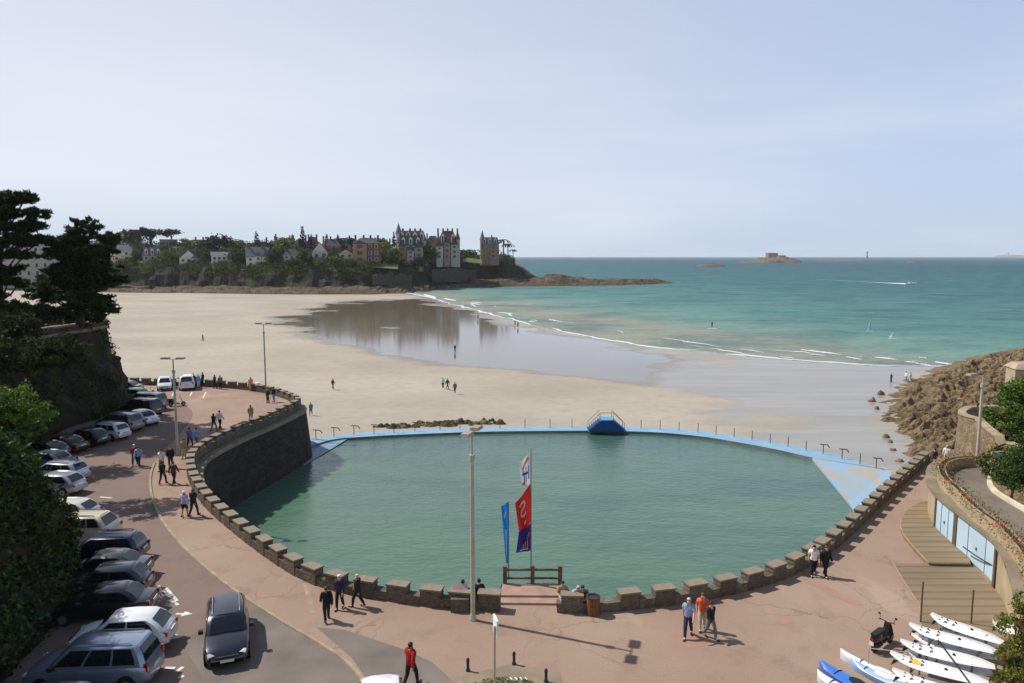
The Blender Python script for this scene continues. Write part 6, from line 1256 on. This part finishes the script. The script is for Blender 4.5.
# ------------------------------------------------------------------ lamps, posts, flags
lampw = mat('lamp_paint', lin((176, 168, 152)), .5, .15, 2); lamphead = mat('lamp_head', lin((150, 138, 116)), .5, .15, 2)
def lamp(label, px, py, h, arms, ax, loc=None):
    p = loc or P(px, py); t = thing('street_lamp', label, 'street lamp', p)
    q = MB().tube([(0, 0, 0), (0, 0, h * .42), (0, 0, h * .86)], [.105, .10, .085], 12).build('pole', lampw, t, 40); MB().lathe([(.16, 0), (.16, .08), (.12, .3)], n=12).build('base', lampw, t); MB().tube([(0, 0, h * .86), (0, 0, h - .02)], .05, 10).build('neck', lampw, t); MB().lathe([(.13, 0), (.13, .25)], (0, 0, h * .855), 12).build('collar', lampw, t)
    for s in arms:
        d = Vector(ax) * s; e = d * .34 if len(arms) > 1 else d * .9
        MB().tube([(0, 0, h - .06), (e.x, e.y, h - .03)], .03, 7).build('arm', lampw, t)
        c = d * .62 if len(arms) > 1 else d * 1.0; M = Matrix.Translation((c.x, c.y, h)) @ Matrix.Rotation(math.atan2(d.y, d.x), 4, 'Z')
        hd = MB(); hd.add([M @ Vector(v) for v in ((-.34, -.22, 0), (.34, -.22, 0), (.34, .22, 0), (-.34, .22, 0), (-.30, -.18, .13), (.30, -.18, .13), (.30, .18, .13), (-.30, .18, .13))], [(0, 1, 5, 4), (1, 2, 6, 5), (2, 3, 7, 6), (3, 0, 4, 7), (4, 5, 6, 7), (3, 2, 1, 0)]); ho = hd.build('lamp_head', lamphead, t); MB().box(-.26, .26, -.15, .15, -.03, -.004, M).build('lens', lampg, ho)
lamp('tall pale double-headed street lamp in front of the pool, nearest lamp to the camera', 473, 620, 8.75, (-1, 1), (.28, .96, 0))
lamp('double-headed street lamp among the people at the left wall bend', 178, 455, 8.1, (-1, 1), (1, 0, 0)); lamp('slender double-headed street lamp at the tip of the terrace', 266, 391, 8.3, (-1, 1), (1, 0, 0))
lamp('single-armed street lamp at the ramp in front of the rough stone wall', 977, 455, 6.0, (1,), (-.95, -.3, 0), P(977, 461, 2.5))
bol = mat('bollard_iron', (.03, .028, .026), .6, .2, 4)
for x, y, lb in ((468, 671, 'small dark bollard left of the thin sign post'), (514, 664.5, 'small dark bollard just right of the thin sign post'), (546, 682, 'small dark bollard at the bottom edge, right of the other two')):
    o = MB().lathe([(.09, 0), (.09, .06), (.06, .1), (.055, .38), (.075, .42), (.06, .52), (.02, .56)], n=12).build('bollard', bol, smooth=40); o.location = P(x, y); tag(o, lb, 'bollard', 'bollards')
bs_ = PD(494, 700, 23.0); bs_.z = 0
sp = thing('sign_post', 'thin grey post with a white sign seen edge-on, in front of the promenade', 'sign', bs_); q = PD(498, 620, 23.0); hh = q.z
MB().tube([(0, 0, 0), (.03, 0, hh - .2)], .04, 8).build('post', lampw, sp); MB().box(-.03, .03, -.1, .45, hh - .62, hh, Matrix.Translation((.1, 0, 0)) @ Matrix.Rotation(R(14), 4, 'Z')).build('panel', mat('white_sign', (.8, .8, .8), .5), sp)
p = P(500, 688); o = bush('clipped_plants', 'small clump of low green plants at the bottom edge below the sign post', 'plant', p, [(-.6, 0, .12, .5, .35, .16), (.1, 0, .14, .5, .35, .2), (.8, 0, .12, .5, .35, .16)], 1500, .08, BRIGHT, .02)
# board on the parapet and the litter bin
p = P(460, 611); o = thing('board', 'pinkish blank board leaning on a parapet block left of the tall lamp', 'board', p + Vector((0, .12, .12))); MB().box(-.36, .36, -.02, .02, 0, .62, Matrix.Rotation(R(-28), 4, 'X') @ Matrix.Translation((0, -.12, .45))).build('panel', mat('pinkish_board', lin((186, 160, 156)), .7, .12, 2), o); MB().box(-.42, .42, -.3, .3, -.3, .52).build('stand', stone, o)
p = P(593, 614); o = thing('litter_bin', 'brown wooden litter bin standing against the right parapet end', 'bin', p); wb_ = mat('bin_wood', lin((122, 78, 44)), .75, .25, 5)
for k in range(16):
    a = k / 16 * 6.2832; MB().box(-.055, .055, -.012, .012, .03, .82, Matrix.Rotation(a, 4, 'Z') @ Matrix.Translation((0, .30, 0))).build('slat', wb_, o)
MB().lathe([(.27, .0), (.27, .80)], n=14).build('liner', black, o); MB().lathe([(.33, .825), (.34, .87), (.25, .875), (.25, .83)], n=16).build('rim', rimm if False else bol, o)
# flags
def flag(name, parent, cor, y, m, seed, amp=.12, nu=14, nv=10):        # cor: hoist top, hoist bottom, fly bottom, fly top in px
    pts = [PD(x, yy, y) - parent.location for x, yy in cor]
    def at(u, v, off=0.0):
        p = pts[0].lerp(pts[1], v).lerp(pts[3].lerp(pts[2], v), u); return p + Vector((0, amp * math.sin(u * 5.5 + v * 2.2 + seed) * u ** .6 + off, -.06 * math.sin(u * 3.1) * v))
    mb = MB(); mb.grid([[at(u / nu, v / nv) for u in range(nu + 1)] for v in range(nv + 1)]); o = mb.build(name, m, parent, 80); return o, at
def mark(parent, o, at, segs, wd, m, name='emblem'):
    for side in (-1, 1):
        mb = MB()
        for (u0, v0, u1, v1) in segs:
            d = Vector((u1 - u0, v1 - v0)); n = Vector((-d.y, d.x)).normalized() * wd / 2; k = 4
            mb.grid([[at(u0 + d.x * i / k + n.x, v0 + d.y * i / k + n.y, side * .012) for i in range(k + 1)], [at(u0 + d.x * i / k - n.x, v0 + d.y * i / k - n.y, side * .012) for i in range(k + 1)]])
        mb.build(name, m, o)
fw = mat('flag_white', (.75, .76, .8), .8, .06, 2, trans=.35); fr_ = mat('flag_red', lin((196, 40, 34)), .8, .08, 2, trans=.35); fn = mat('flag_navy', lin((44, 40, 112)), .8, .08, 2, trans=.3); fb = mat('flag_blue', lin((24, 128, 206)), .8, .06, 2, trans=.35); fy = mat('flag_yellow', lin((226, 176, 52)), .8, trans=.3); fbl = mat('flag_mark_blue', lin((50, 96, 170)), .8, trans=.3); fog = mat('flag_mark_orange', lin((214, 104, 60)), .8, trans=.3)
pole_m = mat('flag_pole', lin((126, 120, 104)), .5, .1, 3); Yp = 35.9
b0 = P(531, 586.4); b0.y = Yp; b0.x = PD(531, 587, Yp).x; b0.z = .2; t = thing('flagpole', 'tall thin flagpole flying white, red and navy flags behind the wooden rail', 'flagpole', b0)
hp_ = PD(530.5, 449, Yp).z - .2; MB().tube([(0, 0, 0), (-.02, 0, hp_)], [.035, .022], 8).build('pole', pole_m, t); MB().lathe([(.0, 0), (.04, .03), (.0, .07)], (-.02, 0, hp_), 8).build('finial', pole_m, t)
o, at = flag('flag', t, ((530, 452), (530.4, 483), (521, 488), (519.5, 463)), Yp, fw, .5); o['label'] = 'white flag with yellow, blue and red marks at the top of the pole'
mark(t, o, at, [(.15, .12, .6, .22), (.55, .2, .75, .35)], .13, fy); mark(t, o, at, [(.2, .36, .2, .8), (.42, .34, .42, .82), (.62, .4, .62, .8), (.2, .58, .8, .5)], .07, fbl); mark(t, o, at, [(.55, .84, .85, .9)], .12, fog)
o, at = flag('flag', t, ((530.4, 484), (530.8, 522), (519, 532), (515, 504)), Yp, fr_, 1.7); o['label'] = 'red flag with a white curling emblem'
S_ = [(.62 + .17 * math.cos(q), .30 + .1 * math.sin(q)) for q in np.linspace(-.3, -4.6, 9)] + [(.58 + .17 * math.cos(q), .52 + .11 * math.sin(q)) for q in np.linspace(-1.5, 2.9, 9)]
mark(t, o, at, [(a[0] - .05, a[1], b[0] - .05, b[1]) for a, b in zip(S_, S_[1:])], .07, fw); mark(t, o, at, [(.4, .80, .52, .88)], .06, fw)
o, at = flag('flag', t, ((530.8, 523), (531, 550), (516, 552), (519, 532)), Yp, fn, 2.9); o['label'] = 'navy flag with small yellow and orange marks'
mark(t, o, at, [(.25, .55, .25, .85), (.4, .6, .4, .85), (.55, .68, .55, .86)], .06, fy); mark(t, o, at, [(.12, .3, .28, .5)], .10, fog); mark(t, o, at, [(.2, .9, .75, .92)], .05, fw)
b1 = PD(508.5, 587, Yp); b1.z = .2; t = thing('flagpole', 'short pole with a narrow bright blue banner flag', 'flagpole', b1); h2 = PD(508.5, 501, Yp).z - .2
MB().tube([(0, 0, 0), (.01, 0, h2)], [.03, .018], 8).build('pole', pole_m, t)
o, at = flag('banner', t, ((508.5, 502), (508.5, 561), (506, 564), (501, 506)), Yp, fb, .9, .08); mark(t, o, at, [(.45, .42, .5, .5), (.55, .42, .45, .5), (.5, .52, .5, .70), (.45, .72, .55, .8)], .12, fw); mark(t, o, at, [(.3, .12, .65, .2)], .06, fw)

# ------------------------------------------------------------------ sailboards, catamarans
bw = mat('board_gelcoat', (.80, .80, .78), .3, .05, 2, coat=.4); by_ = mat('pad_yellow', lin((214, 180, 76)), .7, .15, 3); bpk = mat('board_pink', lin((216, 120, 110)), .6)
def board_mesh():
    mb = MB(); rows = []
    for k in range(25):
        t = k / 24; w_ = .46 * (math.sin(math.pi * min(1, t * .93 + .05)) ** .42); z = .22 * max(0, (t - .72) / .28) ** 2 - .03 * max(0, (.15 - t) / .15); x = (t - .5); th = .065 * (1 - abs(2 * t - 1) ** 4) + .012
        rows.append([Vector((x, w_ * q, z + zz * th)) for q, zz in ((-.6, -1), (-1, .0), (-.85, .8), (0, 1), (.85, .8), (1, 0), (.6, -1), (0, -1.1), (-.6, -1))])
    mb.grid(rows); return mb.mesh('deck', bw, 60)
BMESH = board_mesh()
def sailboard(q0, q1, label, pads='dark'):                              # q0 tail/nose on the left, q1 on the right
    c = (q0 + q1) / 2; d = q1 - q0; L = d.length; t = thing('sailboard', label, 'sailboard', c, 0, 'sailboards on the rack'); t.rotation_euler = (0, -math.asin(max(-1, min(1, -(-d.z) / L))), math.atan2(d.y, d.x) + math.pi)
    o = link('deck', BMESH, t); o.scale = (L, 1, 1)
    for x in (.16, .28, .36): 
        for s in (-1, 1): MB().tube([(x * L - .05, s * .08, .06), (x * L, s * .14, .13), (x * L + .05, s * .22, .05)], .022, 5).build('foot_strap', black, t)
    if pads == 'yellow':
        for x in (.24, .38): MB().prism([(x * L + .22 * math.cos(q), .2 * math.sin(q)) for q in np.linspace(0, 6.283, 13)[:-1]], .05, .085).build('foot_pad', by_, t)
    MB().lathe([(.06, .05), (.06, .1), (.03, .14)], (-.08 * L, 0, 0), 8).build('mast_base', black, t)
    MB().box(-.3 * L, -.2 * L, -.16, -.13, .05, .066).build('stripe', bpk, t)
    f = MB(); f.add([(.40 * L, -.012, -.05), (.46 * L, -.012, -.05), (.49 * L, -.01, -.32), (.40 * L, .012, -.05), (.46 * L, .012, -.05), (.49 * L, .01, -.32)], [(0, 1, 2), (5, 4, 3), (0, 2, 5, 3), (1, 4, 5, 2), (0, 3, 4, 1)]); f.build('fin', black, t)
for a, zl, b, zr, lb, pd in (((931, 618), 1.0, (1003, 642), 1.0, 'white sailboard at the far end of the rack, top of its pair', 'd'), ((938, 626), .66, (1000, 648), .66, 'white sailboard tucked under the farthest one', 'd'), ((909, 628), 1.05, (998, 651.5), 1.05, 'long white sailboard, second from the far end of the rack', 'd'), ((911, 638), .68, (997, 657), .68, 'white sailboard slung under the second one', 'd'), ((900, 645), 1.05, (995, 666), 1.05, 'white sailboard with dark straps, third from the far end of the rack', 'd'), ((908, 656), .68, (993, 673), .68, 'white sailboard slung under the third one', 'd'), ((890, 657), 1.05, (989, 683), 1.05, 'white sailboard with yellow foot pads at the near end of the rack', 'yellow'), ((892, 674), .66, (985, 699), .66, 'white sailboard half out of the picture below the yellow-padded one', 'd'), ((992, 625), .8, (1030, 634), .8, 'short white board poking out behind the flowering shrub', 'd')):
    sailboard(P(*a, zl), P(*b, zr), lb, pd)
rk = thing('board_rack', 'grey metal rack that carries the white sailboards', 'rack', P(950, 660))
for f_ in (.22, .78):
    l0, l1 = P(890, 657, 1.0).lerp(P(989, 683, 1.0), f_), P(931, 618, 1.0).lerp(P(1003, 642, 1.0), f_); O = rk.location
    for z in (.56, .92): MB().tube([Vector((l0.x, l0.y, z)) - O, Vector((l1.x, l1.y, z)) - O], .03, 6).build('rail', steel, rk)
    for k in range(5): q = l0.lerp(l1, k / 4 * .98); MB().tube([Vector((q.x + .02, q.y, 0)) - O, Vector((q.x + .02, q.y, 1.1)) - O], .035, 6).build('upright', steel, rk)
m0, m1_ = P(938, 640, 1.35), P(975, 690, 1.2); o = MB().tube([m0, m1_], .03, 8).build('mast', black); tag(o, 'dark mast lying across the sailboards', 'mast')
blk = mat('hull_blue', lin((62, 112, 196)), .35, .1, 2, coat=.4); hw_ = mat('hull_white', (.72, .75, .80), .35, .05, 2, coat=.4)
def hull(loc, q1, label, m, wd=.24, group='small boats on the ground'):
    d = q1 - loc; L = d.length; t = thing('kayak' if wd > .3 else 'catamaran_hull', label, 'boat', (loc + q1) / 2 , math.atan2(d.y, d.x), group); rows = []
    for k in range(17):
        s = k / 16; w_ = .004 + wd * math.sin(math.pi * min(1, max(0, s))) ** .6; z = .12 * abs(2 * s - 1) ** 3
        rows.append([Vector(((s - .5) * L, w_ * a, z + .1 + .24 * b)) for a, b in ((-.2, -.8), (-.8, .1), (-1, .7), (-.6, 1), (0, 1.1), (.6, 1), (1, .7), (.8, .1), (.2, -.8), (-.2, -.8))])
    MB().grid(rows).build('hull', m, t, 50); MB().prism([(.1 * L + .35 * math.cos(q), wd * .6 * math.sin(q)) for q in np.linspace(0, 6.283, 13)[:-1]], .35, .385).build('hatch', black if m is blk else hw_, t); MB().tube([(-.2 * L, -wd * .7, .34), (-.2 * L, 0, .39), (-.2 * L, wd * .7, .34)], .02, 5).build('strap', black, t)
hull(P(819, 670), P(885, 706), 'bright blue kayak at the bottom edge by the white hulls', blk, .36); hull(P(840, 659), P(915, 694), 'slim pale hull lying between the blue kayak and the sailboards', hw_, .2); hull(P(817, 681), P(870, 712), 'white hull at the bottom edge in front of the blue kayak', hw_, .26); hull(P(850, 668), P(905, 696), 'blue-tinted hull half hidden between two pale hulls', mat('hull_pale_blue', lin((150, 176, 214)), .35, .05), .22)
o = thing('trailer_frame', 'thin pale metal frame standing over the slim hull', 'frame', P(885, 672)); 
for a, b in (((-.7, 0, 0), (-.7, 0, 1.0)), ((.7, -.3, 0), (.7, -.3, 1.0)), ((-.7, 0, 1.0), (.7, -.3, 1.0))): MB().tube([a, b], .02, 6).build('tube', lampw, o)
# pushchair
o = thing('pushchair', 'white-hooded pushchair by the far parapet beside the person in pink', 'pushchair', P(258, 391), R(30)); wh = CL['white']
MB().lathe([(.34, 0), (.36, .2), (.28, .42), (.08, .5)], (0, 0, .62), 12).build('hood', wh, o); MB().prism([(-.45, -.24), (.4, -.24), (.4, .24), (-.45, .24)], .42, .62).build('seat', black, o); MB().tube([(-.4, -.24, .5), (-.75, -.24, 1.0), (-.75, .24, 1.0), (-.4, .24, .5)], .02, 6).build('handle', steel, o)
for x in (-.38, .4):
    for s in (-1, 1): MB().tube([(x, s * .24, .12), (x, s * .28, .12)], .12, 12).build('wheel', tyre, o)
# ------------------------------------------------------------------ on the sea
p = P(911, 284.5, ZS); k = p.y / F; mo = thing('motorboat', 'white motorboat speeding to the right ahead of its wake', 'boat', p, R(-8)); L = 8.5
rows = []
for i in range(11):
    s = i / 10; w_ = 1.3 * (1 - max(0, s - .45) ** 2 * 3); rows.append([Vector(((s - .5) * L, max(.04, w_) * a, -.2 + b * (1.2 + .5 * s * s) + .5 * s * s)) for a, b in ((-.3, 0), (-.85, .5), (-1, 1), (1, 1), (.85, .5), (.3, 0), (-.3, 0))])
MB().grid(rows).build('hull', hw_, mo); MB().prism([(-1.8, -.8), (.6, -.7), (1.2, 0), (.6, .7), (-1.8, .8)], 1.0, 2.1).build('cabin', hw_, mo); MB().prism([(-1.2, -.82), (.4, -.74), (.9, 0), (.4, .74), (-1.2, .82)], 1.5, 1.9).build('window', glass, mo)
wk = MB(); n = 60
for s in range(n):
    f0, f1 = s / n, (s + 1) / n; pa, pb = P(908, 284.3, ZS).lerp(P(818, 279.3, ZS), f0), P(908, 284.3, ZS).lerp(P(818, 279.3, ZS), f1); w0 = (3.6 * (1 - f0) ** .9 + 1.0) * (1 + .5 * nz(f0 * 30, 1)); w1 = (3.6 * (1 - f1) ** .9 + 1.0) * (1 + .5 * nz(f1 * 30, 1)); h0, h1 = .9 * (1 - f0) ** 5 + .06, .9 * (1 - f1) ** 5 + .06
    wk.add([(pa.x, pa.y - w0, ZS + .02), (pb.x, pb.y - w1, ZS + .02), (pb.x, pb.y, ZS + h1), (pa.x, pa.y, ZS + h0), (pb.x, pb.y + w1, ZS + .02), (pa.x, pa.y + w0, ZS + .02)], [(0, 1, 2, 3), (3, 2, 4, 5)])
tag(wk.build('boat_wake', MATS['foam']), kind='stuff')
def sail(px, py, ht, label, m, wfac=.42):
    p = P(px, py, ZS); t = thing('windsurfer', label, 'windsurfer', p); MB().prism([(1.3 * math.cos(q), .35 * math.sin(q)) for q in np.linspace(0, 6.283, 13)[:-1]], 0, .14).build('board', bw, t); MB().tube([(0, 0, .14), (.1, 0, ht)], .03, 6).build('mast', black, t)
    s = MB(); s.grid([[Vector((.02 + .1 * v - u * ht * wfac * (1 - v ** 1.5) * .6, .25 * math.sin(u * 2) * (1 - v * .5), .4 + (ht - .4) * v)) for u in np.linspace(0, 1, 6)] for v in np.linspace(0, 1, 8)]); s.build('sail', m, t, 80); MB().tube([(0, .05, 1.2), (-ht * .3, .3, 1.25)], .025, 6).build('boom', black, t); return t
sail(870, 331.5, 4.2, 'windsurfer with a narrow pale blue sail in the middle of the bay', mat('sail_blue', lin((186, 216, 230)), .6, trans=.6), .3); sail(893, 339, 2.0, 'small white sail low on the water nearer to the beach', mat('sail_white', (.85, .85, .85), .6, trans=.6), .9)
